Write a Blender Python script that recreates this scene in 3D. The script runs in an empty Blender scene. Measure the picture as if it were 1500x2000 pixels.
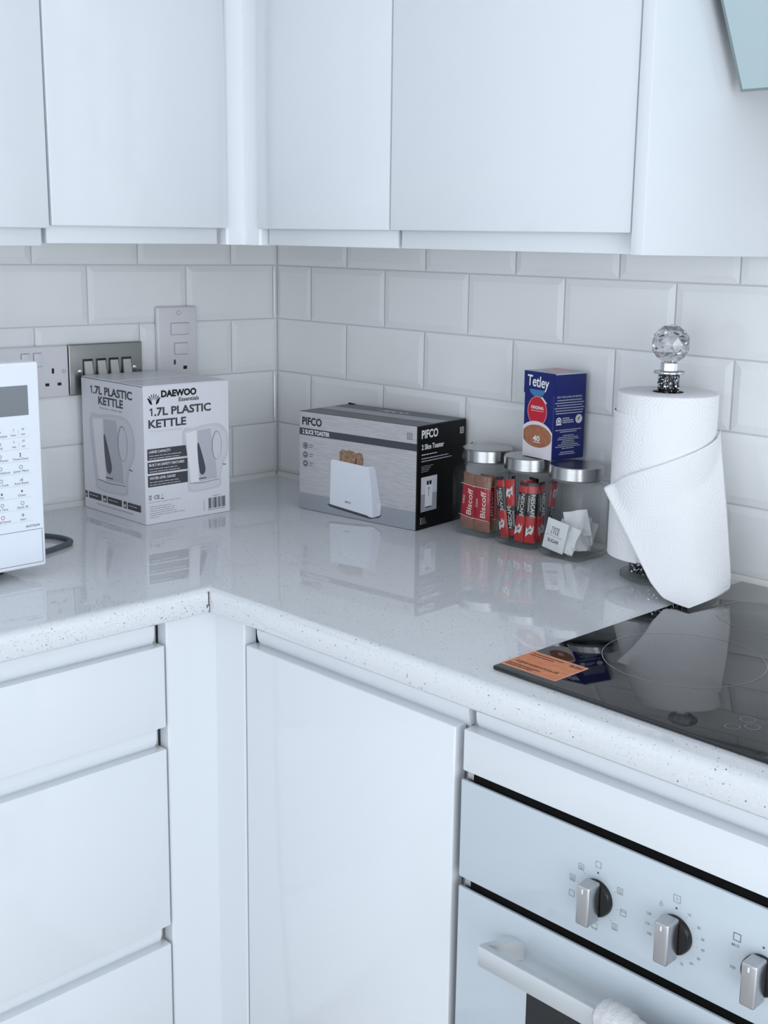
import bpy, bmesh, math, random
from mathutils import Vector, Matrix
random.seed(7)
C = bpy.context.scene.collection
S = bpy.context.scene
PI = math.pi

# ------------------------------------------------------------------ camera, world, light, exposure
cam_d = bpy.data.cameras.new('camera'); cam = bpy.data.objects.new('camera', cam_d); C.objects.link(cam)
S.camera = cam
YAW, PITCH, ROLL = 2.33663696, -0.19675735, 0.02087801
fw = Vector((math.cos(PITCH)*math.cos(YAW), math.cos(PITCH)*math.sin(YAW), math.sin(PITCH)))
rt = Vector((math.sin(YAW), -math.cos(YAW), 0)); up = rt.cross(fw)
r2 = math.cos(ROLL)*rt + math.sin(ROLL)*up; u2 = -math.sin(ROLL)*rt + math.cos(ROLL)*up
cam.matrix_world = Matrix(((r2.x, u2.x, -fw.x, 1.88579), (r2.y, u2.y, -fw.y, -1.51898), (r2.z, u2.z, -fw.z, 1.3729), (0, 0, 0, 1)))
cam_d.sensor_fit = 'VERTICAL'; cam_d.sensor_height = 36.0
cam_d.lens = 2365.535/2000*36.0
cam_d.shift_x = (750-838.65)/2000; cam_d.shift_y = (947.26-1000)/2000
cam_d.clip_start = 0.02

w = bpy.data.worlds.new('daylight'); S.world = w; w.use_nodes = True
bg = w.node_tree.nodes['Background']; bg.inputs[0].default_value = (0.78, 0.88, 1.0, 1); bg.inputs[1].default_value = 1.0

def area(name, loc, rot, sx, sy, power, col):
    d = bpy.data.lights.new(name, 'AREA'); d.shape = 'RECTANGLE'; d.size = sx; d.size_y = sy
    d.energy = power; d.color = col
    o = bpy.data.objects.new(name, d); C.objects.link(o); o.location = loc; o.rotation_euler = rot
    return o
# daylight through the window in the right-hand side wall and the one behind the camera
area('window_light_side', (3.58, -1.75, 1.05), (0, PI/2, 0), 1.9, 2.2, 75, (0.875, 0.94, 1.0))
area('window_light_rear', (1.9, -3.58, 1.05), (PI/2, 0, 0), 2.4, 1.9, 38, (0.875, 0.94, 1.0))

vs = S.view_settings
vs.view_transform = 'Standard'; vs.look = 'None'; vs.gamma = 1.0; vs.use_curve_mapping = False
vs.exposure = -0.63
cy = S.cycles
cy.use_denoising = True
cy.max_bounces = 10; cy.diffuse_bounces = 5; cy.glossy_bounces = 5; cy.transmission_bounces = 10
cy.transparent_max_bounces = 32
cy.sample_clamp_indirect = 8.0
cy.caustics_reflective = False; cy.caustics_refractive = False

# ------------------------------------------------------------------ materials
def lin(c):
    f = lambda v: v/12.92 if v <= 0.04045 else ((v+0.055)/1.055)**2.4
    return tuple(f(v/255.0) for v in c) + (1,)
def P(name, rgb, rough=0.5, metal=0.0, spec=0.5, **kw):
    m = bpy.data.materials.new(name); m.use_nodes = True
    b = m.node_tree.nodes['Principled BSDF']
    b.inputs['Base Color'].default_value = lin(rgb)
    b.inputs['Roughness'].default_value = rough; b.inputs['Metallic'].default_value = metal
    b.inputs['Specular IOR Level'].default_value = spec
    for k, v in kw.items(): b.inputs[k.replace('_', ' ')].default_value = v
    return m
def nodes(m): return m.node_tree.nodes, m.node_tree.links, m.node_tree.nodes['Principled BSDF']
def noise_bump(m, scale, strength, dist=0.001, stretch=None, detail=3):
    n, l, b = nodes(m)
    tc = n.new('ShaderNodeTexCoord'); mp = n.new('ShaderNodeMapping')
    if stretch: mp.inputs['Scale'].default_value = stretch
    t = n.new('ShaderNodeTexNoise'); t.inputs['Scale'].default_value = scale; t.inputs['Detail'].default_value = detail
    bp = n.new('ShaderNodeBump'); bp.inputs['Strength'].default_value = strength; bp.inputs['Distance'].default_value = dist
    l.new(tc.outputs['Object'], mp.inputs[0]); l.new(mp.outputs[0], t.inputs['Vector'])
    l.new(t.outputs[0], bp.inputs['Height']); l.new(bp.outputs[0], b.inputs['Normal'])
    return m
M = {}
M['gloss'] = noise_bump(P('white_gloss_lacquer', (219, 222, 226), 0.10, 0, 0.5), 3.0, 0.02, 0.01)
M['gloss2'] = P('white_carcass', (216, 218, 221), 0.30)
M['rail'] = P('white_rail', (219, 222, 226), 0.28)
M['post'] = P('white_post_highlight', (232, 234, 238), 0.16)  # whiter than the doors: the post's edge highlights are put into its colour
M['dark_gap'] = P('gap_shade_black', (4, 4, 5), 0.6, 0, 0.1)  # near-black colour stands in for the shade in the oven front's gaps
M['plaster'] = noise_bump(P('white_plaster', (232, 233, 235), 0.8), 60, 0.1)
M['floor'] = noise_bump(P('pale_floor', (205, 203, 200), 0.35), 8, 0.05)
M['tile'] = noise_bump(P('white_glazed_tile', (236, 237, 237), 0.09, 0, 0.5), 14, 0.10, 0.002)
M['grout'] = noise_bump(P('pale_grout', (216, 217, 218), 0.85), 300, 0.2)
M['sealant'] = P('white_sealant', (226, 226, 224), 0.35)
M['switch_white'] = P('white_switch_plastic', (222, 220, 224), 0.28)
M['switch_line'] = P('grey_switch_groove', (150, 150, 158), 0.5)
M['slot'] = P('black_slot', (10, 10, 14), 0.6)
M['chrome'] = P('chrome', (225, 226, 228), 0.08, 1.0)
def brushed(name, rgb, rough, stretch):
    return noise_bump(P(name, rgb, rough, 1.0), 90, 0.12, 0.0006, stretch)
M['steel_plate'] = brushed('brushed_steel_plate', (158, 160, 158), 0.30, (1, 0.15, 8))
M['lever'] = P('satin_lever', (196, 197, 194), 0.32)
M['lid_steel'] = brushed('brushed_lid_steel', (190, 190, 190), 0.24, (0.15, 0.15, 10))
M['handle_steel'] = noise_bump(P('satin_handle_steel', (214, 217, 220), 0.34, 0.55), 90, 0.10, 0.0006, (0.2, 8, 8))
M['knob_steel'] = brushed('satin_knob_steel', (192, 191, 193), 0.30, (8, 8, 0.3))
M['black'] = P('black_plastic', (16, 15, 15), 0.30)
M['black_soft'] = P('black_rubber', (40, 43, 46), 0.55)
M['cord'] = P('grey_cable', (84, 88, 92), 0.45)
M['hob'] = P('black_hob_glass', (9, 9, 11), 0.03, 0, 0.75)
M['hob_mark'] = P('grey_hob_print', (138, 140, 144), 0.03, 0, 0.75)
M['oven_glass'] = P('white_oven_glass', (192, 201, 208), 0.05, 0, 0.5)
M['oven_edge'] = P('pale_glass_edge', (214, 222, 228), 0.10)
M['oven_print'] = P('grey_oven_print', (140, 147, 154), 0.4)
M['window_glass'] = P('dark_window_glass', (22, 24, 28), 0.04, 0, 0.6)
M['hood_glass'] = P('pale_green_glass', (181, 197, 202), 0.06, 0, 0.5)
M['hood_edge'] = P('dark_glass_edge', (128, 142, 142), 0.15)
M['mw'] = P('white_appliance_plastic', (238, 240, 246), 0.30)
M['mw_panel'] = P('white_panel_film', (226, 231, 240), 0.25)
M['mw_disp'] = P('grey_display', (118, 124, 130), 0.10)
M['mw_ink'] = P('dark_panel_ink', (62, 66, 78), 0.5)
M['mw_line'] = P('grey_panel_line', (176, 184, 194), 0.5)
M['mw_red'] = P('red_panel_ink', (190, 110, 125), 0.5)
M['mw_groove'] = P('groove_grey', (118, 122, 134), 0.5)
M['carton'] = P('white_carton', (226, 226, 232), 0.32)
M['c_edge'] = P('carton_board', (120, 118, 116), 0.8)
M['c_dark'] = P('black_ink', (14, 14, 18), 0.35)
M['c_grey'] = P('dark_grey_ink', (72, 73, 78), 0.45, 0, 0.3)
M['c_mid'] = P('mid_grey_ink', (158, 158, 166), 0.35)
M['c_pale'] = P('pale_grey_ink', (206, 207, 214), 0.35)
M['c_pale2'] = P('light_grey_ink', (190, 191, 199), 0.35)
M['c_pale3'] = P('soft_grey_ink', (214, 214, 220), 0.35)
M['c_white'] = P('white_ink', (236, 236, 238), 0.35)
M['k_win'] = P('slate_ink', (78, 78, 90), 0.35)
M['t_top'] = P('slate_carton', (80, 83, 86), 0.36, 0, 0.35)
M['t_black'] = P('black_carton', (5, 5, 7), 0.42, 0, 0.2)
M['t_table'] = P('slate_table_ink', (150, 154, 161), 0.3)
M['t_toaster'] = P('white_toaster_ink', (222, 226, 234), 0.3)
M['t_toaster2'] = P('grey_white_ink', (204, 207, 216), 0.3)
def streaky(name, a, b_, scale, stretch, rough):
    m = P(name, a, rough); n, l, b = nodes(m)
    tc = n.new('ShaderNodeTexCoord'); mp = n.new('ShaderNodeMapping'); mp.inputs['Scale'].default_value = stretch
    t = n.new('ShaderNodeTexNoise'); t.inputs['Scale'].default_value = scale; t.inputs['Detail'].default_value = 5
    r = n.new('ShaderNodeValToRGB'); r.color_ramp.elements[0].position = 0.3; r.color_ramp.elements[1].position = 0.7
    r.color_ramp.elements[0].color = lin(a); r.color_ramp.elements[1].color = lin(b_)
    l.new(tc.outputs['Object'], mp.inputs[0]); l.new(mp.outputs[0], t.inputs['Vector']); l.new(t.outputs[0], r.inputs[0])
    l.new(r.outputs[0], b.inputs['Base Color']); return m
M['t_front'] = streaky('brushed_grey_print', (172, 171, 174), (190, 189, 192), 40, (1, 1, 10), 0.28)
M['toast'] = streaky('toast_ink', (112, 84, 66), (166, 132, 108), 160, (1, 1, 1), 0.4)
M['tea_blue'] = P('navy_carton', (22, 33, 104), 0.38, 0, 0.35)
M['tea_blue2'] = P('teal_ink', (62, 122, 172), 0.35)
M['tea_red'] = P('red_ink', (190, 26, 48), 0.35)
M['tea_pink'] = P('pink_ink', (226, 150, 158), 0.35)
M['tea_cup'] = P('white_cup_ink', (222, 216, 220), 0.35)
M['tea_brown'] = streaky('tea_ink', (150, 94, 68), (176, 116, 86), 120, (1, 1, 1), 0.35)
M['tea_top'] = P('grey_carton_top', (176, 180, 192), 0.4)
M['sticker'] = streaky('orange_sticker', (206, 122, 78), (222, 142, 100), 60, (1, 3, 1), 0.4)
M['sticker_edge'] = P('pale_sticker_edge', (228, 178, 156), 0.4)
M['sticker_ink'] = P('brown_sticker_ink', (70, 32, 22), 0.5)
M['paper'] = P('white_kitchen_paper', (240, 240, 242), 0.95, 0, 0.1)
M['core'] = P('grey_paper_core', (120, 112, 104), 0.9)
M['cloth'] = noise_bump(P('white_terry', (238, 238, 240), 0.95, 0, 0.1), 900, 0.9, 0.004)
M['bis_red'] = P('red_wrapper', (178, 30, 46), 0.25)
M['bis_brown'] = streaky('biscuit_wrapper', (138, 92, 78), (160, 116, 100), 70, (1, 1, 2), 0.25)
M['bis_white'] = P('cream_wrapper_ink', (236, 222, 214), 0.3)
M['cof_black'] = P('black_sachet', (26, 24, 26), 0.22)
M['cof_red'] = P('red_sachet', (184, 40, 44), 0.22)
M['cof_white'] = P('cream_sachet_ink', (224, 216, 210), 0.25)
M['cof_grey'] = P('steel_blue_sachet_ink', (120, 128, 140), 0.25)
M['sug'] = P('white_sachet', (236, 236, 236), 0.5)
M['sug_ink'] = P('slate_sachet_ink', (84, 86, 92), 0.5)
M['seal'] = P('grey_silicone', (128, 130, 132), 0.4)
M['glitter'] = P('dark_crystal', (70, 70, 74), 0.12, 0.9)
M['glitter2'] = P('bright_crystal', (226, 226, 230), 0.06, 1.0)

# kitchen paper embossing
n, l, b = nodes(M['paper'])
tc = n.new('ShaderNodeTexCoord'); wv = n.new('ShaderNodeTexVoronoi'); wv.inputs['Scale'].default_value = 22
mt = n.new('ShaderNodeMath'); mt.operation = 'MULTIPLY'; mt.inputs[1].default_value = 60
sn = n.new('ShaderNodeMath'); sn.operation = 'SINE'
bp = n.new('ShaderNodeBump'); bp.inputs['Strength'].default_value = 0.17; bp.inputs['Distance'].default_value = 0.0012
l.new(tc.outputs['Object'], wv.inputs['Vector']); l.new(wv.outputs['Distance'], mt.inputs[0]); l.new(mt.outputs[0], sn.inputs[0])
l.new(sn.outputs[0], bp.inputs['Height']); l.new(bp.outputs[0], b.inputs['Normal'])

# quartz worktop: pale grey-white with sparse dark and pale flecks
def quartz():
    m = P('speckled_quartz', (214, 216, 220), 0.025, 0, 0.75); n, l, b = nodes(m)
    tc = n.new('ShaderNodeTexCoord')
    def flecks(scale, thr, gate):
        v = n.new('ShaderNodeTexVoronoi'); v.inputs['Scale'].default_value = scale; l.new(tc.outputs['Object'], v.inputs['Vector'])
        a = n.new('ShaderNodeMath'); a.operation = 'LESS_THAN'; a.inputs[1].default_value = thr; l.new(v.outputs['Distance'], a.inputs[0])
        s = n.new('ShaderNodeSeparateColor'); l.new(v.outputs['Color'], s.inputs[0])
        g = n.new('ShaderNodeMath'); g.operation = 'LESS_THAN'; g.inputs[1].default_value = gate; l.new(s.outputs[0], g.inputs[0])
        p = n.new('ShaderNodeMath'); p.operation = 'MULTIPLY'; l.new(a.outputs[0], p.inputs[0]); l.new(g.outputs[0], p.inputs[1])
        return p
    t = n.new('ShaderNodeTexNoise'); t.inputs['Scale'].default_value = 260; t.inputs['Detail'].default_value = 2
    l.new(tc.outputs['Object'], t.inputs['Vector'])
    r = n.new('ShaderNodeValToRGB'); r.color_ramp.elements[0].color = lin((215, 217, 221)); r.color_ramp.elements[1].color = lin((219, 221, 224))
    r.color_ramp.elements[0].position = 0.35; r.color_ramp.elements[1].position = 0.65
    l.new(t.outputs[0], r.inputs[0])
    prev = r.outputs[0]
    for sc, th, ga, col in ((210, 0.20, 0.075, (118, 120, 130)), (380, 0.24, 0.14, (158, 160, 168)), (300, 0.18, 0.05, (240, 241, 244))):
        mx = n.new('ShaderNodeMix'); mx.data_type = 'RGBA'; f = flecks(sc, th, ga)
        l.new(f.outputs[0], mx.inputs['Factor']); l.new(prev, mx.inputs[6]); mx.inputs[7].default_value = lin(col); prev = mx.outputs[2]
    l.new(prev, b.inputs['Base Color']); return m
M['quartz'] = quartz()

# clear thin glass: light passes straight through, edges absorb more, surface reflects by Fresnel
def thin_glass(name, face, edge):
    m = bpy.data.materials.new(name); m.use_nodes = True; n, l = m.node_tree.nodes, m.node_tree.links
    n.remove(n['Principled BSDF']); out = n['Material Output']
    tr = n.new('ShaderNodeBsdfTransparent'); gl = n.new('ShaderNodeBsdfGlossy'); gl.inputs['Roughness'].default_value = 0.02
    lw = n.new('ShaderNodeLayerWeight'); lw.inputs[0].default_value = 0.5
    r = n.new('ShaderNodeValToRGB'); r.color_ramp.elements[0].color = face; r.color_ramp.elements[1].color = edge
    r.color_ramp.elements[0].position = 0.55; r.color_ramp.elements[1].position = 1.0
    pw = n.new('ShaderNodeMath'); pw.operation = 'POWER'; pw.inputs[1].default_value = 5.0
    fr = n.new('ShaderNodeMath'); fr.operation = 'MULTIPLY_ADD'; fr.inputs[1].default_value = 0.75; fr.inputs[2].default_value = 0.016
    l.new(lw.outputs['Facing'], pw.inputs[0]); l.new(pw.outputs[0], fr.inputs[0])
    mx = n.new('ShaderNodeMixShader')
    l.new(lw.outputs['Facing'], r.inputs[0]); l.new(r.outputs[0], tr.inputs[0])
    l.new(fr.outputs[0], mx.inputs[0]); l.new(tr.outputs[0], mx.inputs[1]); l.new(gl.outputs[0], mx.inputs[2])
    l.new(mx.outputs[0], out.inputs[0]); return m
M['glass'] = thin_glass('clear_jar_glass', (0.975, 0.98, 0.98, 1), (0.66, 0.70, 0.70, 1))
M['glass2'] = thin_glass('clear_base_glass', (0.95, 0.965, 0.96, 1), (0.40, 0.48, 0.46, 1))
M['crystal'] = P('crystal_glass', (250, 250, 252), 0.0, 0, 0.5, Transmission_Weight=1.0, IOR=1.52)

# ------------------------------------------------------------------ mesh helpers
_txt = {}
def text_geo(s, bold=0.0, shear=0.0):
    k = (s, bold, shear)
    if k not in _txt:
        c = bpy.data.curves.new('t', 'FONT'); c.body = s; c.size = 1.0; c.offset = bold; c.shear = shear; c.resolution_u = 3
        o = bpy.data.objects.new('t', c); C.objects.link(o)
        bpy.context.view_layer.update()
        me = bpy.data.meshes.new_from_object(o.evaluated_get(bpy.context.evaluated_depsgraph_get()))
        _txt[k] = ([(v.co.x, v.co.y) for v in me.vertices], [tuple(p.vertices) for p in me.polygons])
        bpy.data.objects.remove(o); bpy.data.curves.remove(c); bpy.data.meshes.remove(me)
    return _txt[k]
CAP = max(p[1] for p in text_geo('H')[0])

class Fr:                                   # a flat printing frame: origin, right, up (width and height in metres)
    def __init__(s, o, u, v, W=1.0, H=1.0):
        s.o, s.u, s.v = Vector(o), Vector(u).normalized(), Vector(v).normalized(); s.n = s.u.cross(s.v); s.W, s.H = W, H
    def p(s, x, y, off=0.0): return s.o + s.u*(x*s.W) + s.v*(y*s.H) + s.n*off

class MB:
    def __init__(s): s.v = []; s.f = []; s.fm = []; s.fs = []; s.mats = []
    def mi(s, m):
        if m not in s.mats: s.mats.append(m)
        return s.mats.index(m)
    def add(s, vs, fs, m, smooth=False, T=None):
        o = len(s.v); i = s.mi(m)
        s.v += [(T @ Vector(v) if T else Vector(v)) for v in vs]
        for f in fs: s.f.append([a+o for a in f]); s.fm.append(i); s.fs.append(smooth)
        return s
    def box(s, lo, hi, m, bev=0.0, seg=2, T=None, smooth=None):
        bm = bmesh.new(); bmesh.ops.create_cube(bm, size=1.0)
        for v in bm.verts: v.co = Vector([(lo[i]+hi[i])/2 + v.co[i]*(hi[i]-lo[i]) for i in range(3)])
        if bev > 0: bmesh.ops.bevel(bm, geom=list(bm.edges), offset=bev, segments=seg, profile=0.5, affect='EDGES')
        bm.verts.index_update()
        s.add([v.co.copy() for v in bm.verts], [[v.index for v in f.verts] for f in bm.faces], m, bev > 0 if smooth is None else smooth, T)
        bm.free(); return s
    def prism(s, pts, a0, a1, axis, m, smooth=False, T=None):   # polygon pts in the two other axes (cyclic order), extruded along axis
        def mk(p, a): return {'x': (a, p[0], p[1]), 'y': (p[0], a, p[1]), 'z': (p[0], p[1], a)}[axis]
        k = len(pts); vs = [mk(p, a0) for p in pts] + [mk(p, a1) for p in pts]
        fs = [list(range(k))[::-1], list(range(k, 2*k))] + [[i, (i+1) % k, k+(i+1) % k, k+i] for i in range(k)]
        bm = bmesh.new(); bv = [bm.verts.new(v) for v in vs]
        for f in fs: bm.faces.new([bv[i] for i in f])
        bmesh.ops.recalc_face_normals(bm, faces=bm.faces); bm.verts.index_update()
        s.add([v.co.copy() for v in bm.verts], [[v.index for v in f.verts] for f in bm.faces], m, smooth, T); bm.free(); return s
    def loft(s, secs, m, closed=True, cap0=False, cap1=False, smooth=True, T=None):
        k = len(secs[0]); vs = [p for q in secs for p in q]; fs = []
        for i in range(len(secs)-1):
            for j in range(k if closed else k-1):
                a, b = i*k+j, i*k+(j+1) % k; fs.append([a, b, b+k, a+k])
        if cap0: fs.append(list(range(k))[::-1])
        if cap1: fs.append(list(range((len(secs)-1)*k, len(secs)*k)))
        return s.add(vs, fs, m, smooth, T)
    def lathe(s, prof, m, c=(0, 0, 0), seg=48, smooth=True, cap0=False, cap1=False, T=None):
        secs = [[(c[0]+r*math.cos(2*PI*j/seg), c[1]+r*math.sin(2*PI*j/seg), c[2]+z) for j in range(seg)] for r, z in prof]
        return s.loft(secs, m, True, cap0, cap1, smooth, T)
    def tube(s, path, r, m, seg=12, caps=True):
        path = [Vector(p) for p in path]; secs = []
        for i, p in enumerate(path):
            t = (path[min(i+1, len(path)-1)] - path[max(i-1, 0)]).normalized()
            a = t.cross(Vector((0, 0, 1)));  a = a if a.length > 1e-4 else Vector((1, 0, 0)); a.normalize(); b = t.cross(a)
            secs.append([p + a*(r*math.cos(2*PI*j/seg)) + b*(r*math.sin(2*PI*j/seg)) for j in range(seg)])
        return s.loft(secs, m, True, caps, caps)
    def poly(s, fr, pts, m, off=0.0003): return s.add([fr.p(x, y, off) for x, y in pts], [list(range(len(pts)))], m)
    def rect(s, fr, x0, y0, x1, y1, m, off=0.0003): return s.poly(fr, [(x0, y0), (x1, y0), (x1, y1), (x0, y1)], m, off)
    def frame(s, fr, x0, y0, x1, y1, t, m, off=0.0003):
        ty, tx = t/fr.H, t/fr.W
        s.rect(fr, x0, y0, x1, y0+ty, m, off); s.rect(fr, x0, y1-ty, x1, y1, m, off)
        s.rect(fr, x0, y0+ty, x0+tx, y1-ty, m, off); return s.rect(fr, x1-tx, y0+ty, x1, y1-ty, m, off)
    def disc(s, fr, x, y, rx, ry, m, off=0.0003, n=32, a0=0, a1=2*PI):
        return s.poly(fr, [(x+rx*math.cos(a0+(a1-a0)*i/n), y+ry*math.sin(a0+(a1-a0)*i/n)) for i in range(n if a1-a0 > 6.2 else n+1)], m, off)
    def ring(s, fr, x, y, rx, ry, t, m, off=0.0003, n=40):
        vs, fs = [], []; qx, qy = max(0, rx-t/fr.W), max(0, ry-t/fr.H)
        for i in range(n):
            a = 2*PI*i/n; vs += [fr.p(x+rx*math.cos(a), y+ry*math.sin(a), off), fr.p(x+qx*math.cos(a), y+qy*math.sin(a), off)]
        for i in range(n): j = (i+1) % n; fs.append([2*i, 2*j, 2*j+1, 2*i+1])
        return s.add(vs, fs, m)
    def text(s, fr, t, x, y, h, m, wid=None, al='l', bold=0.0, shear=0.0, off=0.0004, rot=0.0):
        # x, y in frame units; h = cap height in metres; wid = width in metres
        vs, fs = text_geo(t, bold, shear); x0 = min(v[0] for v in vs); x1 = max(v[0] for v in vs)
        sy = h/CAP; sx = wid/(x1-x0) if wid else sy; tw = (x1-x0)*sx
        dx = {'l': 0, 'c': -tw/2, 'r': -tw}[al]; c, q = math.cos(rot), math.sin(rot); out = []
        for vx, vy in vs:
            a, b = (vx-x0)*sx+dx, vy*sy
            out.append(fr.p(x, y, off) + fr.u*(a*c-b*q) + fr.v*(a*q+b*c))
        return s.add(out, fs, m)
    def lines(s, fr, x0, x1s, y, dy, th, m, off=0.0004, centre=None):    # illegible small print, as thin strokes
        for i, x1 in enumerate(x1s):
            yy = y-i*dy
            a, b = (centre-(x1-x0)/2, centre+(x1-x0)/2) if centre is not None else (x0, x1)
            x = a
            while x < b-0.004:
                wl = random.uniform(0.03, 0.09); e = min(b, x+wl)
                s.rect(fr, x, yy, e, yy+th/fr.H, m, off); x = e+0.008
        return s
    def build(s, name, parent=None, world=True, sharp=40):
        o = Vector((0, 0, 0))
        if parent is not None and world:
            r = parent
            while r.parent: r = r.parent
            o = r.location
        me = bpy.data.meshes.new(name); me.from_pydata([tuple(v-o) for v in s.v], [], s.f); me.update()
        for m in s.mats: me.materials.append(m)
        me.polygons.foreach_set('material_index', s.fm); me.polygons.foreach_set('use_smooth', s.fs)
        if any(s.fs): me.set_sharp_from_angle(angle=math.radians(sharp))
        ob = bpy.data.objects.new(name, me); C.objects.link(ob)
        if parent is not None: ob.parent = parent
        return ob
def tag(o, label, cat, group=None, kind=None):
    o['label'] = label; o['category'] = cat
    if group: o['group'] = group
    if kind: o['kind'] = kind
    return o
def thing(name, label, cat, loc, rot=(0, 0, 0), group=None):
    o = bpy.data.objects.new(name, None); C.objects.link(o); o.location = loc; o.rotation_euler = rot
    o.empty_display_size = 0.05
    return tag(o, label, cat, group)
def struct(name, mb, label, cat): return tag(mb.build(name), label, cat, kind='structure')

# ------------------------------------------------------------------ constants measured for the room
TOP = 0.91; TH = 0.0366; DL, DR = 0.5767, 0.5837          # worktop height, thickness, depth of the left and right runs
H = 0.10268; Z1 = 1.3253; PW = 0.2025; JA, JB = 0.1017, 0.0105

# ------------------------------------------------------------------ structure
def tiled(name, side, label):
    mb = MB(); L = 3.6
    g = 0.0018
    if side == 'r': mb.box((-0.1, g, 0), (L, 0.1, 2.4), M['plaster'])
    else: mb.box((-0.1, -L, 0), (-g, g, 2.4), M['plaster'])
    def P3(a, d, z): return (a, d, z) if side == 'r' else (-d, -a, z)
    end = 2.3
    vs = [P3(-g, g*0.9, TOP-0.03), P3(end, g*0.9, TOP-0.03), P3(end, g*0.9, 1.43), P3(-g, g*0.9, 1.43)]
    mb.add(vs, [[0, 1, 2, 3] if side == 'r' else [3, 2, 1, 0]], M['grout'])
    gp = 0.0013; ins = 0.011
    for r in range(0, 6):                                   # row 0 = under the cabinets, 5 = cut off by the worktop
        zt = Z1-(r-1)*H; zb = zt-H
        half = (r % 2 == 0)
        off = (JA + (PW/2 if half else 0)) if side == 'r' else (JB + (PW/2 if half else 0))
        js = [0.0] + [off+k*PW for k in range(0, 12)]
        if zb < TOP-0.02: zb = TOP-0.02
        if r == 5: continue
        for a, b in zip(js[:-1], js[1:]):
            if a > end: break
            b = min(b, end)
            x0, x1, y0, y1 = a+gp, b-gp, zb+gp, zt-gp
            d0, d1 = 0.0006+random.uniform(-.0002, .0002), -0.0012+random.uniform(-.0004, .0004)
            i = min(ins, (x1-x0)*0.3)
            o = [P3(x0, d0, y0), P3(x1, d0, y0), P3(x1, d0, y1), P3(x0, d0, y1)]
            t = random.uniform(-.0005, .0005)
            q = [P3(x0+i, d1+t, y0+ins), P3(x1-i, d1-t, y0+ins), P3(x1-i, d1-t, y1-ins), P3(x0+i, d1+t, y1-ins)]
            fs = [[4, 5, 6, 7]] + [[k, (k+1) % 4, 4+(k+1) % 4, 4+k] for k in range(4)]
            if side != 'r': pass
            mb.add(o+q, fs, M['tile'])
    return struct(name, mb, label, 'wall')
tiled('wall_right', 'r', 'right wall with white bevelled brick tiles behind the toaster carton, jars and kitchen roll')
tiled('wall_left', 'l', 'left wall with white bevelled brick tiles behind the kettle carton and switch plates')
mb = MB(); mb.box((-0.1, -3.7, -0.1), (3.7, 0.1, 0), M['floor']); struct('floor', mb, 'pale floor of the kitchen below the cabinets', 'floor')
mb = MB(); mb.box((-0.1, -3.7, 2.4), (3.7, 0.1, 2.5), M['plaster']); struct('ceiling', mb, 'white plaster ceiling above the wall cabinets', 'ceiling')
mb = MB()                                                   # wall on the right-hand side of the room, with a window opening
mb.box((3.6, -3.7, 0), (3.7, 0.1, 0.1), M['plaster']); mb.box((3.6, -3.7, 2.0), (3.7, 0.1, 2.4), M['plaster'])
mb.box((3.6, -3.7, 0.1), (3.7, -2.85, 2.0), M['plaster']); mb.box((3.6, -0.65, 0.1), (3.7, 0.1, 2.0), M['plaster'])
struct('wall_side', mb, 'plain white wall with a window opening opposite the drawers', 'wall')
mb = MB()
mb.box((-0.1, -3.7, 0), (3.6, -3.6, 0.1), M['plaster']); mb.box((-0.1, -3.7, 2.0), (3.6, -3.6, 2.4), M['plaster'])
mb.box((-0.1, -3.7, 0.1), (0.7, -3.6, 2.0), M['plaster']); mb.box((3.1, -3.7, 0.1), (3.6, -3.6, 2.0), M['plaster'])
struct('wall_rear', mb, 'plain white wall with a window opening behind the viewer', 'wall')
mb = MB(); s_ = 0.006
mb.prism([(-0.0026, TOP), (-0.0026-s_, TOP), (-0.0026-s_*0.4, TOP+s_*0.55), (-0.0026, TOP+s_*1.3)], 0.004, 1.66, 'x', M['sealant'], True)
struct('trim_1', mb, 'white sealant bead between the worktop and the right tiled wall', 'sealant')
mb = MB()
mb.prism([(0.0026, TOP), (0.0026+s_, TOP), (0.0026+s_*0.4, TOP+s_*0.55), (0.0026, TOP+s_*1.3)], -1.20, -0.009, 'y', M['sealant'], True)
struct('trim_2', mb, 'white sealant bead between the worktop and the left tiled wall', 'sealant')

# ------------------------------------------------------------------ worktop
R_ = 0.011
def wprof(d):                                               # rounded nosing, as (depth, z), wall side first
    a = [(0.003, TOP-TH), (d-0.004, TOP-TH), (d, TOP-TH+0.004)]
    for i in range(6):
        t = PI/2*i/5; a.append((d-R_+R_*math.cos(t), TOP-R_+R_*math.sin(t)))
    a.append((0.003, TOP)); return a
root = thing('worktop', 'L-shaped pale speckled quartz worktop running under the cartons, jars and hob', 'worktop', (0.3, -0.3, TOP-TH))
mb = MB(); pr = wprof(1.0)
secs = []
pl, prr = wprof(DL), wprof(DR)
for e in (1.20, 'm'):
    secs.append([(x, -e if e != 'm' else -y2, z) for (x, z), (y2, _) in zip(pl, prr)])
end_r = [(1.66, -y2, z) for (y2, z) in prr]
secs.append(end_r)
mb.loft(secs, M['quartz'], True, True, True, True)
wt = mb.build('slab', root, sharp=50)
wt['label'] = 'pale speckled quartz slab'
fl = wt.modifiers.new('fix', 'WELD')
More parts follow.
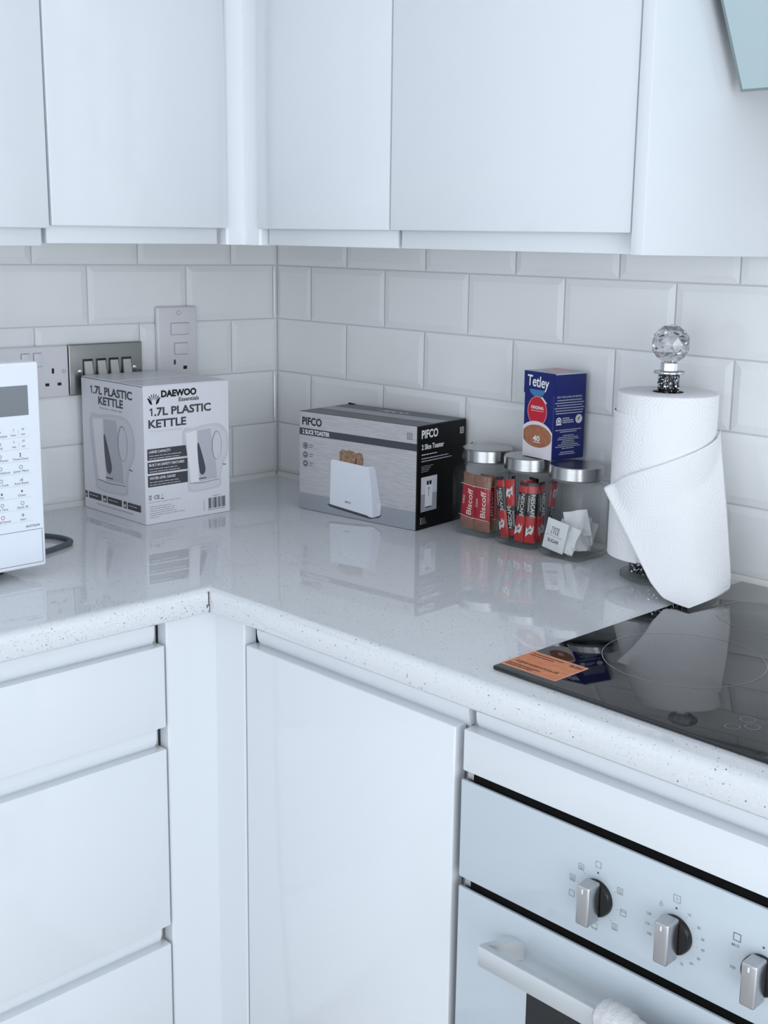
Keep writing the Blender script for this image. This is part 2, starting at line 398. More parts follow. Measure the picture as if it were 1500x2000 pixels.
# dark chipped joint line at the inner corner
mb = MB()
for (a, z0, z1, wd, sgn) in ((0.0006, 0.884, 0.904, 0.0016, 1), (0.0, 0.8745, 0.886, 0.0007, 1)):
    mb.prism([(DL+0.0004, -DR-a-wd), (DL+0.0004, -DR-a), (DL-0.001, -DR-a), (DL-0.001, -DR-a-wd)], z0, z1, 'z', M['c_grey'])
mb.prism([(DL+0.0004, -DR-0.0050), (DL+0.0006, -DR-0.0036), (DL-0.001, -DR-0.0036), (DL-0.001, -DR-0.0050)], 0.8815, 0.8865, 'z', M['c_grey'])
o = mb.build('joint_chip', root); o['label'] = 'dark chipped joint line at the inner corner'

# ------------------------------------------------------------------ wall cabinets
CB = 1.3652; DB = 1.3895; FD = 0.34; CT = 2.08
def wall_cab(name, label, a0, a1, side, zsh=0.0, tilt=0.0, rb=0.0):
    # a0..a1 along the wall; doors face the room at depth FD
    def bx(mb, a, b, d0, d1, z0, z1, m, bev=0.0):
        if side == 'r': mb.box((a, -d1, z0), (b, -d0, z1), m, bev)
        else: mb.box((d0, -b, z0), (d1, -a, z1), m, bev)
    pa = a0 if tilt >= 0 else a1
    loc = (a1, 0, CB) if side == 'r' else (0, -a0, CB)
    t = thing(name, label, 'cabinet', (loc[0], loc[1], loc[2]+zsh), (tilt, 0, 0), 'white wall cabinets')
    mb = MB(); e = 0.0008
    zs = zsh
    bx(mb, a0+e, a1-e, 0.006, FD-0.0345, CB+0.0012+zs, CT, M['gloss2'], 0.001); mb.build('carcass', t)
    mb = MB(); bx(mb, a0+0.0015, a1-0.0015, FD-0.020, FD, DB+zs, CT+0.01, M['gloss'], 0.0016); mb.build('door', t)
    mb = MB(); bx(mb, a0+0.0035+rb, a1-0.0035, FD-0.0340, FD-0.0206, CB+zs, CB+0.045+zs, M['rail'], 0.0012); mb.build('bottom_rail', t)
    return t
wall_cab('wall_cabinet', 'narrow white gloss wall cabinet right of the corner post, above the toaster carton', 0.3735, 0.6655, 'r', 0, 0)
wall_cab('wall_cabinet', 'wide white gloss wall cabinet above the jars, next to the end panel', 0.6655, 1.0645, 'r', 0, 0)
wall_cab('wall_cabinet', 'white gloss wall cabinet left of the corner post, above the kettle carton', 0.3685, 0.6655, 'l', 0.0, 0.010, 0.003)
wall_cab('wall_cabinet', 'white gloss wall cabinet at the far left edge above the microwave', 0.6665, 0.9640, 'l', -0.0067, 0.006)
mb = MB(); mb.box((1.0662, -0.3425, CB-0.0008), (1.0838, -0.004, CT+0.01), M['gloss'], 0.0014)
tag(mb.build('end_panel'), 'tall white gloss end panel closing the cabinet beside the cooker hood', 'panel')
# L-shaped corner post between the two runs
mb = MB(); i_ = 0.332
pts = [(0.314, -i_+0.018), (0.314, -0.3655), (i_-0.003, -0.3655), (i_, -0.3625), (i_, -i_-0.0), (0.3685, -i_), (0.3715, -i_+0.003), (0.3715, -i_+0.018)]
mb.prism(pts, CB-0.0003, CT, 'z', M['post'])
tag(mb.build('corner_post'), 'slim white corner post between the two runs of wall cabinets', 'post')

# ------------------------------------------------------------------ base units
def scoop(mb, a0, a1, zt, zb, front, side, m):              # recessed finger rail above a drawer or door, easing back towards its foot
    f = front-0.013
    prof = [(f, zt), (f, zb+0.55*(zt-zb)), (f-0.0015, zb+0.35*(zt-zb)), (f-0.005, zb+0.16*(zt-zb)), (f-0.011, zb), (front-0.034, zb), (front-0.034, zt)]
    if side == 'l': mb.prism(prof, -a1, -a0, 'y', m, True)
    else: mb.prism([(-p[0], p[1]) for p in prof], a0, a1, 'x', m, True)
FL, FRR = 0.562, 0.563
t = thing('drawer_unit', 'white base unit of three handleless drawers below the microwave worktop', 'drawer unit', (0.29, -0.90, 0.15))
mb = MB(); mb.box((0.02, -1.156, 0.15), (FL-0.026, -0.6436, 0.868), M['gloss2'], 0.001); mb.build('carcass', t)
for z0, z1 in ((0.7223, 0.8380), (0.4270, 0.6907), (0.16, 0.3985)):
    mb = MB(); mb.box((FL-0.020, -1.155, z0), (FL, -0.6472, z1), M['gloss'], 0.0016); mb.build('drawer_front', t)
for zt, zb in ((0.8720, 0.8300), (0.7215, 0.6830), (0.4262, 0.3900)):
    mb = MB(); scoop(mb, 0.6545, 1.155, zt, zb, FL, 'l', M['rail']); mb.build('finger_rail', t)
mb = MB()                                                   # lower corner filler, L-shaped
cx, cyy = 0.560, -0.5625
mb.prism([(cx-0.02, cyy+0.02), (cx-0.02, -0.6425), (cx-0.002, -0.6425), (cx, -0.6405), (cx, cyy), (0.6227, cyy), (0.6247, cyy+0.002), (0.6247, cyy+0.02)], 0.12, TOP-TH-0.0008, 'z', M['gloss'])
tag(mb.build('corner_filler'), 'white corner filler post under the inner corner of the worktop', 'filler')
t = thing('base_cabinet', 'white handleless base cabinet with one door, between corner filler and oven', 'cabinet', (0.83, -0.29, 0.15))
mb = MB(); mb.box((0.6258, -FRR+0.026, 0.15), (1.0262, -0.02, 0.868), M['gloss2'], 0.001); mb.build('carcass', t)
mb = MB(); mb.box((0.6290, -FRR, 0.16), (1.0150, -FRR+0.020, 0.8365), M['gloss'], 0.0022, 3); mb.build('door', t)
mb = MB(); scoop(mb, 0.6365, 1.0235, 0.8720, 0.8290, FRR, 'r', M['rail']); mb.build('finger_rail', t)

# ------------------------------------------------------------------ oven housing and oven
t = thing('oven_housing', 'white blank panel with finger rail between worktop and oven', 'oven housing', (1.33, -0.29, 0.12))
mb = MB(); mb.box((1.0283, -FRR, 0.7885), (1.6235, -FRR+0.020, 0.8382), M['gloss'], 0.0016); mb.build('front_panel', t)
mb = MB(); scoop(mb, 1.0350, 1.6200, 0.8720, 0.8310, FRR, 'r', M['rail']); mb.build('finger_rail', t)
OX0, OX1 = 1.0283, 1.6235
t = thing('oven', 'built-in white glass oven with three metal knobs and a bar handle under the hob', 'oven', (1.3259, -0.29, 0.19))
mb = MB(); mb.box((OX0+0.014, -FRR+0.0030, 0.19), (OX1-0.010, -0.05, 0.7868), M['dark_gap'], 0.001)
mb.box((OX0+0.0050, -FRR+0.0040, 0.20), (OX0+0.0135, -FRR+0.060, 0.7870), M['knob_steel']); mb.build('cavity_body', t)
FP = FRR+0.002
mb = MB(); mb.box((OX0, -FP, 0.6590), (OX1, -FP+0.0045, 0.7784), M['oven_glass'], 0.0012, 2)
fr = Fr((OX0, -FP, 0.6590), (1, 0, 0), (0, 0, 1))            # metres on the control panel
KZ = 0.7125
kn = [1.2216, 1.3160, 1.4104]
for i, kx in enumerate(kn):
    x, y = kx-OX0, KZ-0.6590
    Rr = 0.0335
    if i == 0:
        for k, ang in enumerate((90, 33, -7, -45, -92, 195, 164, 130)):
            a = math.radians(ang); px, py = x+Rr*math.cos(a), y+(Rr+0.003*(ang == 90))*math.sin(a); q = 0.0035
            mb.frame(fr, px-q, py-q, px+q, py+q, 0.0005, M['oven_print'])
            if k in (1, 3, 6, 7): mb.ring(fr, px, py, 0.0016, 0.0016, 0.0005, M['oven_print']); mb.rect(fr, px-0.0022, py-0.0026, px+0.0022, py-0.0021, M['oven_print'])
            if k == 2: mb.rect(fr, px-q, py+0.001, px+q, py+0.0015, M['oven_print'])
            if k in (4,): mb.rect(fr, px-q, py-0.0024, px+q, py-0.0019, M['oven_print'])
            if k: mb.disc(fr, x+0.0262*math.cos(a), y+0.0262*math.sin(a), 0.0005, 0.0005, M['oven_print'])
        mb.disc(fr, x, y+0.0275, 0.0011, 0.0011, M['mw_ink'])
    elif i == 1:
        q = 0.004; py = y+0.0375
        mb.frame(fr, x-q, py-q, x+q, py+q, 0.0005, M['oven_print']); mb.rect(fr, x-0.0003, py-0.0008, x+0.0003, py+0.0022, M['oven_print']); mb.rect(fr, x, py-0.0009, x+0.0018, py-0.0004, M['oven_print'])
        mb.disc(fr, x, y+0.0275, 0.0011, 0.0011, M['mw_ink'])
        mb.ring(fr, x-0.0175, y+0.0245, 0.0018, 0.002, 0.0005, M['oven_print']); mb.rect(fr, x-0.0178, y+0.0265, x-0.0172, y+0.0285, M['oven_print'])
        for s, ang in (('10', 62), ('20', 36), ('30', 14), ('40', -7), ('50', -29), ('60', -50), ('70', -72), ('80', -95), ('90', -118), ('100', 205), ('110', 185), ('120', 163)):
            a = math.radians(ang); mb.text(fr, s, x+0.032*math.cos(a), y+0.030*math.sin(a)-0.0012, 0.0026, M['oven_print'], al='c', bold=0.01)
            mb.disc(fr, x+0.0255*math.cos(a), y+0.0255*math.sin(a), 0.0004, 0.0004, M['oven_print'])
    else:
        q = 0.004; px, py = x-0.0275, y+0.026
        mb.frame(fr, px-q, py-q, px+q, py+q, 0.0006, M['mw_ink'])
        mb.text(fr, 'MAX', x-0.0285, y+0.0160, 0.0027, M['oven_print'], al='c', bold=0.01)
        mb.text(fr, '220', x-0.0300, y-0.0075, 0.0027, M['oven_print'], al='c', bold=0.01)
        mb.disc(fr, x, y+0.0275, 0.0011, 0.0011, M['mw_ink'])
        for s, ang in (('50', 60), ('100', 15), ('150', -45)):
            a = math.radians(ang); mb.text(fr, s, x+0.032*math.cos(a), y+0.030*math.sin(a), 0.0026, M['oven_print'], al='c', bold=0.01)
mb.build('control_panel', t)
for kx in kn:
    T = Matrix.Translation((kx, -FP, KZ)) @ Matrix.Rotation(PI/2, 4, 'X')      # local +z points out of the panel
    mb = MB(); mb.lathe([(0.0001, 0.0002), (0.0198, 0.0002), (0.0198, 0.0045), (0.0186, 0.0062), (0.0001, 0.0062)], M['black'], seg=48, T=T)
    k = mb.build('knob', t)
    mb = MB(); mb.box((-0.0080, -0.0220, 0.0062), (0.0080, 0.0220, 0.0262), M['knob_steel'], 0.0022, 3, T=T)
    mb.box((-0.0008, 0.0140, 0.0260), (0.0008, 0.0190, 0.02645), M['c_white'], 0, T=T)
    g = mb.build('grip', k); g['label'] = 'satin metal grip bar'
mb = MB(); mb.box((OX0, -FP, 0.21), (OX1, -FP+0.0045, 0.6470), M['oven_glass'], 0.0012, 2)
door = mb.build('door', t)
mb = MB(); mb.box((1.1345, -FP-0.0006, 0.30), (1.5180, -FP+0.004, 0.5640), M['window_glass'], 0.0003, 1); g = mb.build('window', door); g['label'] = 'dark glass window'
HX0, HX1, HY, HZ0, HZ1 = 1.0985, 1.5540, -0.6045, 0.5965, 0.6205
mb = MB(); mb.box((HX0, HY-0.0045, HZ0), (HX1, HY+0.0045, HZ1), M['handle_steel'], 0.0012)
for sx in (HX0, HX1-0.0001):
    d = 1 if sx == HX0 else -1
    pts = []
    for i in range(9):
        a = -PI/2+PI*i/8; pts.append((0.0, 0.0))
    # bracket: flat cheek that runs from the bar end back to the door, rounded where it meets the glass
    prof = [(HX0 if d > 0 else HX1, HY+0.004), ((HX0 if d > 0 else HX1)+d*0.006, HY+0.004), ((HX0 if d > 0 else HX1)+d*0.030, -FP+0.0002), ((HX0 if d > 0 else HX1)+d*0.012, -FP+0.0002)]
    mb.prism(prof, HZ0+0.001, HZ1-0.001, 'z', M['handle_steel'])
    False and mb.lathe([(0.0001, 0), (0.0135, 0), (0.0135, 0.006), (0.011, 0.010), (0.0001, 0.010)], M['handle_steel'], T=Matrix.Translation(((HX0 if d > 0 else HX1)+d*0.021, -FP, (HZ0+HZ1)/2)) @ Matrix.Rotation(PI/2, 4, 'X'), seg=32)
g = mb.build('handle', door, sharp=35); g['label'] = 'flat satin steel bar handle'
# terry towel folded over the bar
def towel():
    mb = MB(); nx, nt = 60, 40; vs = []
    for i in range(nx+1):
        x = 1.262 + (1.470-1.262)*i/nx
        f = 0.5+0.5*math.sin(i/nx*PI*5.2+0.6); th = 0.0045+0.0070*f+0.0008*math.sin(i*2.1)
        row = []
        for j in range(nt+1):
            s = j/nt; L = 0.30
            if s < 0.42: z = HZ1 - L*(0.42-s)/0.42; y = HY-0.0055-th*(0.75+0.25*math.sin(z*60+i*0.2)); 
            elif s > 0.58: z = HZ1 - 0.20*(s-0.58)/0.42; y = HY+0.0055+min(th, 0.010)
            else:
                a = PI*(s-0.42)/0.16; y = HY-(0.0055+th)*math.cos(a) if a < PI/2 else HY-(0.0055+min(th, 0.010))*math.cos(a); z = HZ1+th*math.sin(a)
            row.append((x, y, z))
        vs.append(row)
    mb.loft(vs, M['cloth'], False, smooth=True); o = mb.build('tea_towel', sharp=180)
    m = o.modifiers.new('thick', 'SOLIDIFY'); m.thickness = 0.0035; m.offset = 0
    return o
tag(towel(), 'white ribbed cotton towel hanging over the oven handle', 'towel')

# ------------------------------------------------------------------ hob
t = thing('hob', 'black ceramic glass hob set in the worktop right of the kitchen roll', 'hob', (1.0520, -0.5445, TOP), (0, 0, math.radians(-0.9)))
mb = MB(); mb.box((0, 0, 0.0004), (0.585, 0.523, 0.0052), M['hob'], 0.0016, 3)
fr = Fr((0, 0, 0.0052), (1, 0, 0), (0, 1, 0))
for (x, y, r) in ((0.1310, 0.1790, 0.0925), (0.118, 0.403, 0.0725), (0.44, 0.17, 0.0725), (0.44, 0.385, 0.0925)):
    mb.ring(fr, x, y, r, r, 0.0007, M['hob_mark'], 0.0002, 96)
mb.build('glass', t, world=False)
mb = MB()
for (x, y) in ((0.2760, 0.0440), (0.2770, 0.0710), (0.2900, 0.0580)): mb.ring(fr, x, y, 0.0075, 0.0075, 0.0005, M['hob_mark'], 0.0003)
o = mb.build('touch_controls', t, world=False); o['label'] = 'faint ring-shaped touch control marks'
mb = MB(); fs_ = Fr((0.0005, 0.0120, 0.0054), (1, 0, 0), (0, 1, 0), 0.0785, 0.0590)
mb.box((0.0005, 0.0120, 0.0052), (0.0790, 0.0710, 0.0056), M['sticker_edge']); mb.rect(fs_, 0.012, 0.016, 0.988, 0.984, M['sticker'], 0.0003)
mb.text(fs_, 'argos-support.co.uk', 0.09, 0.30, 0.0068, M['sticker_ink'], 0.060, bold=0.015, off=0.0004)
mb.text(fs_, 'BUSH', 0.76, 0.80, 0.0058, M['sticker_ink'], 0.0165, bold=0.03, off=0.0004)
mb.lines(fs_, 0.06, [0.62, 0.50], 0.86, 0.09, 0.0022, M['sticker_ink'], 0.0004)
mb.lines(fs_, 0.05, [0.62, 0.52], 0.15, 0.08, 0.0024, M['sticker_ink'], 0.0004)
o = mb.build('sticker', t, world=False); o['label'] = 'orange paper support sticker at the front left corner'

# ------------------------------------------------------------------ cooker hood
t = thing('cooker_hood', 'slanted pale glass cooker hood at the top right corner above the hob', 'cooker hood', (1.40, -0.1, 1.5575))
dy, dz = -0.0577, 0.0953; ln = math.hypot(dy, dz); uy, uz = dy/ln, dz/ln        # up along the glass
ny, nz = -uz, uy                                                              # outward normal (towards the room, downwards)
y0, z0 = -0.1805, 1.5575
def slab(x0, x1, a0, a1, n0, n1):
    return [(y0+uy*a+ny*q, z0+uz*a+nz*q) for a, q in ((a0, n0), (a1, n0), (a1, n1), (a0, n1))]
mb = MB(); mb.prism(slab(0, 0, 0, 0.46, 0.0, -0.006), 1.1000, 1.6950, 'x', M['hood_edge'])
fr = Fr((1.1000, y0, z0), (1, 0, 0), (0, uy, uz)); mb.rect(fr, 0.0035, 0.0035, 0.5915, 0.46, M['hood_glass'], 0.0002); mb.build('glass_panel', t)
mb = MB(); mb.prism([(-0.010, z0+0.05), (y0+uy*0.06+0.010, z0+0.05), (y0+uy*0.42+0.016, z0+uz*0.42), (-0.010, z0+uz*0.42)], 1.130, 1.665, 'x', M['steel_plate']); mb.build('body', t)

# ------------------------------------------------------------------ sockets and switches on the left wall
XW = 0.0030
def plate(mb, y0, y1, z0, z1, m, th=0.009, bev=0.003): mb.box((XW, y0, z0), (XW+th, y1, z1), m, bev, 3)
t = thing('double_socket', 'white double wall socket behind the microwave, left of the steel switch plate', 'socket', (XW, -0.536, 1.104))
mb = MB(); plate(mb, -0.6090, -0.4628, 1.1040, 1.1910, M['switch_white'])
fx = Fr((XW+0.009, 0, 0), (0, 1, 0), (0, 0, 1))
for c in (-0.4924, -0.5795):
    for (dyy, zz, ww, hh) in ((0, 1.1490, 0.0042, 0.0088), (-0.0113, 1.1263, 0.0072, 0.0050), (0.0113, 1.1263, 0.0072, 0.0050)):
        mb.rect(fx, c+dyy-ww/2, zz-hh/2, c+dyy+ww/2, zz+hh/2, M['slot'])
mb.build('plate', t)
for c in (-0.5195, -0.5415):
    mb = MB(); mb.box((XW+0.0085, c-0.0070, 1.1580), (XW+0.0125, c+0.0070, 1.1800), M['switch_white'], 0.001)
    mb.frame(fx, c-0.0078, 1.1572, c+0.0078, 1.1808, 0.0008, M['switch_line']); mb.build('rocker', t)
mb = MB(); T = Matrix.Translation((XW+0.009, -0.4722, 1.1475)) @ Matrix.Rotation(PI/2, 4, 'Y'); mb.lathe([(0.0032, 0), (0.0032, 0.0006), (0.0001, 0.0006)], M['switch_line'], T=T, seg=20); mb.lathe([(0.0022, 0.0006), (0.0001, 0.0010)], M['switch_white'], T=T, seg=20); mb.build('screw_cap', t)

t = thing('switch_plate', 'brushed steel plate with four rocker switches, behind the kettle carton', 'switch', (XW, -0.388, 1.104))
mb = MB(); plate(mb, -0.4606, -0.3157, 1.1040, 1.1915, M['steel_plate'], 0.0065, 0.0018); mb.build('plate', t)
fx2 = Fr((XW+0.0065, 0, 0), (0, 1, 0), (0, 0, 1))
for c in (-0.4250, -0.3990, -0.3740, -0.3485):
    mb = MB(); mb.box((XW+0.0062, c-0.0098, 1.1290), (XW+0.0075, c+0.0098, 1.1655), M['black'], 0.0005)
    k = mb.build('rocker', t)
    mb = MB(); xx = XW+0.0075
    mb.prism([(xx-0.001, 1.1305), (xx+0.0075, 1.1305), (xx+0.0030, 1.1475), (xx+0.0010, 1.1618), (xx-0.001, 1.1618)], c-0.0076, c+0.0076, 'y', M['lever'])
    g = mb.build('lever', k); g['label'] = 'satin metal rocker lever'
for (yy, zz) in ((-0.4410, 1.1440), (-0.3330, 1.1460)):
    mb = MB(); T = Matrix.Translation((XW+0.0065, yy, zz)) @ Matrix.Rotation(PI/2, 4, 'Y')
    mb.lathe([(0.0045, 0), (0.0040, 0.0010), (0.0001, 0.0016)], M['chrome'], T=T, seg=24); mb.build('screw', t)

t = thing('fused_switch', 'tall white switch plate with indicator window, above the kettle carton', 'switch', (XW, -0.241, 1.105))
mb = MB(); plate(mb, -0.2846, -0.1979, 1.1050, 1.2512, M['switch_white'], 0.010, 0.004)
fx3 = Fr((XW+0.010, 0, 0), (0, 1, 0), (0, 0, 1))
mb.rect(fx3, -0.2515, 1.1465, -0.2475, 1.1555, M['mw_ink']); mb.rect(fx3, -0.2312, 1.1370, -0.2232, 1.1432, M['slot'])
mb.build('plate', t)
for (a, b_, z0_, z1_) in ((-0.2560, -0.2180, 1.2010, 1.2215), (-0.2490, -0.2215, 1.1650, 1.1850)):
    mb = MB(); mb.box((XW+0.0095, a, z0_), (XW+0.0122, b_, z1_), M['switch_white'], 0.001)
    mb.frame(fx3, a-0.0009, z0_-0.0009, b_+0.0009, z1_+0.0009, 0.0009, M['switch_line']); mb.build('rocker', t)
for zz, yy in ((1.2400, -0.2390), (1.1270, -0.2495)):
    mb = MB(); T = Matrix.Translation((XW+0.010, yy, zz)) @ Matrix.Rotation(PI/2, 4, 'Y'); mb.lathe([(0.0042, 0), (0.0042, 0.0005), (0.0001, 0.0005)], M['switch_line'], T=T, seg=24); mb.lathe([(0.0034, 0.0005), (0.0001, 0.0009)], M['switch_white'], T=T, seg=24); mb.build('screw_cap', t)

# ------------------------------------------------------------------ microwave
MX, MY1, MY0, MZ0, MZ1 = 0.385, -0.7175, -1.1575, 0.9268, 1.2078
t = thing('microwave', 'white microwave oven at the left edge of the worktop', 'microwave', (0.20, -0.94, TOP))
mb = MB(); mb.box((0.035, MY0+0.006, MZ0+0.003), (MX-0.034, MY1-0.006, MZ1-0.004), M['mw'], 0.004, 2); mb.build('body', t)
mb = MB(); mb.box((MX-0.035, MY0, MZ0), (MX, MY1, MZ1), M['mw'], 0.0035, 3)
PZ = 0.9805
fm = Fr((MX, MY1, MZ0), (0, 1, 0), (0, 0, 1))                # metres, x negative to the left
mb.rect(fm, -0.121, 0.0075, -0.0042, MZ1-MZ0-0.0045, M['mw_panel'], 0.0002)
zz = lambda z: z-MZ0
mb.frame(fm, -0.1185, zz(0.9325), -0.0048, zz(0.9800), 0.0007, M['mw_groove'], 0.0004)
mb.build('front_frame', t)
mb = MB(); mb.box((MX-0.002, MY1-0.1070, 1.1372), (MX+0.0006, MY1-0.0172, 1.1772), M['mw_disp'], 0.0004, 1); o = mb.build('display', t); o['label'] = 'grey display window'
mb = MB()
c1, c2, c3 = -0.0318, -0.0605, -0.0890
rows = [1.1150, 1.0990, 1.0825, 1.0660, 1.0495, 1.0330, 1.0165, 0.9998]
rt_l = [None, None, 'Timer/Clock', 'Junior Menu', 'Auto Roast', 'Down', 'Quick 30', 'Start']
lf_l = ['Combination', 'Grill', 'Micro Power', 'Turbo Defrost', 'Auto Cook', 'Up', 'Set Time', 'Stop/Cancel']
for i, z in enumerate(rows):
    y = zz(z)
    if i < 2:
        mb.text(fm, '1', -0.0400, y+0.0018, 0.0036, M['mw_ink'], al='c'); mb.text(fm, ('hour', 'min')[i], -0.0400, y-0.0045, 0.0028, M['mw_ink'], al='c')
        mb.text(fm, '10', -0.0265, y+0.0024, 0.0030, M['mw_ink'], al='c'); mb.text(fm, ('min', 'sec')[i], -0.0265, y-0.0042, 0.0028, M['mw_ink'], al='c')
        mb.rect(fm, -0.0334, y-0.0045, -0.0330, y+0.004, M['mw_line'])
    else:
        mb.text(fm, rt_l[i], c1, y-0.0050, 0.0030, M['mw_ink'], al='c')
        if i == 5: mb.poly(fm, [(c1-0.0016, y+0.0032), (c1, y-0.0004), (c1+0.0016, y+0.0032)], M['c_dark'])
        elif i == 2: mb.rect(fm, c1-0.0012, y-0.0004, c1+0.0012, y+0.0012, M['mw_ink']); mb.poly(fm, [(c1-0.0013, y+0.0045), (c1, y+0.0012), (c1+0.0013, y+0.0045)], M['mw_ink'])
        elif i == 4: mb.frame(fm, c1-0.0022, y-0.0004, c1+0.0022, y+0.0014, 0.0005, M['mw_ink']); mb.poly(fm, [(c1-0.0006, y+0.0014), (c1+0.0032, y+0.0046), (c1+0.0006, y+0.0014)], M['mw_ink'])
        elif i == 7: mb.poly(fm, [(c1, y-0.0005), (c1+0.0027, y+0.0022), (c1, y+0.0049), (c1-0.0027, y+0.0022)], M['mw_line']); mb.rect(fm, c1-0.0003, y+0.0002, c1+0.0003, y+0.0042, M['mw_ink'], 0.0005)
        else: mb.ring(fm, c1, y+0.0020, 0.0026, 0.0026, 0.0006, M['mw_ink'])
    mb.text(fm, lf_l[i], c2, y-0.0050, 0.0030, M['mw_ink'], al='c')
    if i == 5: mb.poly(fm, [(c2-0.0016, y-0.0004), (c2+0.0016, y-0.0004), (c2, y+0.0032)], M['c_dark'])
    elif i == 7: mb.ring(fm, c2, y+0.0022, 0.0027, 0.0027, 0.0009, M['mw_red'])
    else: mb.ring(fm, c2, y+0.0020, 0.0024, 0.0024, 0.0006, M['mw_ink'])
    mb.rect(fm, -0.1120, y-0.0072, -0.0178, y-0.0069, M['mw_line'])
mb.text(fm, 'NN-ET75LDW', -0.0080, zz(0.9838), 0.0030, M['mw_ink'], 0.0205, 'r', bold=0.01)
o = mb.build('control_labels', t); o['label'] = 'printed touch-button labels and symbols'
mb = MB(); mb.box((MX-0.002, MY0+0.006, MZ0+0.006), (MX+0.003, MY1-0.123, MZ1-0.005), M['mw_panel'], 0.001); mb.box((MX+0.0025, MY0+0.04, MZ0+0.05), (MX+0.0034, MY1-0.150, MZ1-0.05), M['window_glass'], 0.0003, 1); mb.build('door', t)
for (x, y) in ((0.325, -0.764), (0.325, -1.11), (0.075, -0.764), (0.075, -1.11)):
    mb = MB(); mb.lathe([(0.0001, 0), (0.011, 0), (0.013, 0.004), (0.013, MZ0+0.0035-TOP), (0.0001, MZ0+0.0035-TOP)], M['black_soft'], (x, y, TOP+0.0003), 24); mb.build('foot', t)
pth = []
ctrl = [(0.060, -0.750), (0.110, -0.695), (0.150, -0.642), (0.190, -0.6100), (0.2180, -0.5995), (0.2410, -0.6000), (0.2545, -0.6110), (0.2640, -0.6320), (0.2740, -0.6560), (0.2850, -0.7000), (0.2700, -0.7450), (0.2200, -0.7700)]
for i in range(len(ctrl)-1):
    p0, p1, p2, p3 = [Vector((*ctrl[max(0, min(len(ctrl)-1, i+k))], 0)) for k in (-1, 0, 1, 2)]
    for s in range(5):
        u = s/5; q = 0.5*((2*p1)+(-p0+p2)*u+(2*p0-5*p1+4*p2-p3)*u*u+(-p0+3*p1-3*p2+p3)*u**3); pth.append((q.x, q.y, TOP+0.0045))
mb = MB(); mb.tube(pth, 0.0040, M['cord'], 14); o = mb.build('power_cord', t); o['label'] = 'grey power cord looping out on the worktop'

# ------------------------------------------------------------------ kettle carton
KW, KD, KH = 0.1900, 0.1685, 0.2290                          # along x, along y, height
KX0 = 0.2135-KW
t = thing('kettle_carton', 'white cardboard kettle carton standing on the left worktop near the microwave', 'carton', (KX0+KW/2, -0.4470+KD/2, TOP), (0, 0, 0.0))
hx, hy = KW/2, KD/2
mb = MB(); mb.box((-hx, -hy, 0.0004), (hx, hy, KH-0.0012), M['carton'], 0.0006, 1, smooth=False)
A = Fr((hx, -hy, 0), (0, 1, 0), (0, 0, 1), KD, KH)           # the face towards the room (+x)
B = Fr((-hx, -hy, 0), (1, 0, 0), (0, 0, 1), KW, KH)          # the face towards the microwave (-y)
def kettle(mb, fr, x0, x1, y0, y1):
    X = lambda u: x0+(x1-x0)*u
    Y = lambda v: y0+(y1-y0)*v
    def pl(pts, m, off): mb.poly(fr, [(X(a), Y(b)) for a, b in pts], m, off)
    def cr(pts):
        out = []
        k = len(pts)
        for i in range(k):
            p0, p1, p2, p3 = pts[i-1], pts[i], pts[(i+1) % k], pts[(i+2) % k]
            for s in range(6):
                u = s/6
                out.append(tuple(0.5*((2*p1[d])+(-p0[d]+p2[d])*u+(2*p0[d]-5*p1[d]+4*p2[d]-p3[d])*u*u+(-p0[d]+3*p1[d]-3*p2[d]+p3[d])*u**3) for d in (0, 1)))
        return out
    halo = [(-0.05, 0.93), (0.2, 1.0), (0.55, 1.035), (0.85, 1.02), (1.03, 0.85), (1.04, 0.55), (0.95, 0.40), (0.86, 0.2), (0.84, 0.0), (0.5, -0.04), (0.12, -0.03), (0.05, 0.1)]
    pl(cr(halo), M['c_pale'], 0.00022)
    body = [(0.0, 0.92), (0.03, 0.955), (0.3, 0.975), (0.6, 1.0), (0.8, 0.985), (0.95, 0.88), (1.0, 0.70), (0.98, 0.52), (0.90, 0.40), (0.82, 0.2), (0.80, 0.03), (0.6, -0.005), (0.3, -0.01), (0.12, 0.02), (0.10, 0.2), (0.05, 0.6)]
    pl(cr(body), M['c_pale3'], 0.00027)
    pl([(0.03, 0.93), (0.28, 0.955), (0.30, 0.55), (0.32, 0.12), (0.14, 0.12), (0.08, 0.5)], M['c_white'], 0.00032)
    pl([(0.30, 0.95), (0.62, 0.965), (0.66, 0.6), (0.74, 0.38), (0.76, 0.14), (0.34, 0.12), (0.33, 0.5)], M['c_pale2'], 0.00032)
    ring = [(0.70+0.13*math.cos(a)*(1.0 if math.cos(a) > 0 else 1), 0.68+0.25*math.sin(a)) for a in [2*PI*i/28 for i in range(28)]]
    pl([(p[0]*0.93+0.106, 0.675+(p[1]-0.68)*0.955) for p in ring], M['c_mid'], 0.00037)
    pl([(0.765+0.10*math.cos(2*PI*i/28), 0.67+0.225*math.sin(2*PI*i/28)) for i in range(28)], M['c_pale3'], 0.00042)
    win = [(0.30, 0.74), (0.335, 0.735), (0.40, 0.58), (0.47, 0.38), (0.48, 0.30), (0.45, 0.24), (0.40, 0.225), (0.35, 0.26), (0.32, 0.40), (0.30, 0.60)]
    pl(cr(win), M['k_win'], 0.00042)
    pl([(0.32, 0.155), (0.50, 0.160), (0.50, 0.176), (0.32, 0.171)], M['c_grey'], 0.00042)
    pl([(0.11, 0.105), (0.4, 0.088), (0.80, 0.110), (0.80, 0.117), (0.4, 0.096), (0.11, 0.112)], M['c_grey'], 0.00042)
    pl([(0.90, 0.345), (0.98, 0.335), (0.98, 0.348), (0.90, 0.358)], M['c_grey'], 0.00042)
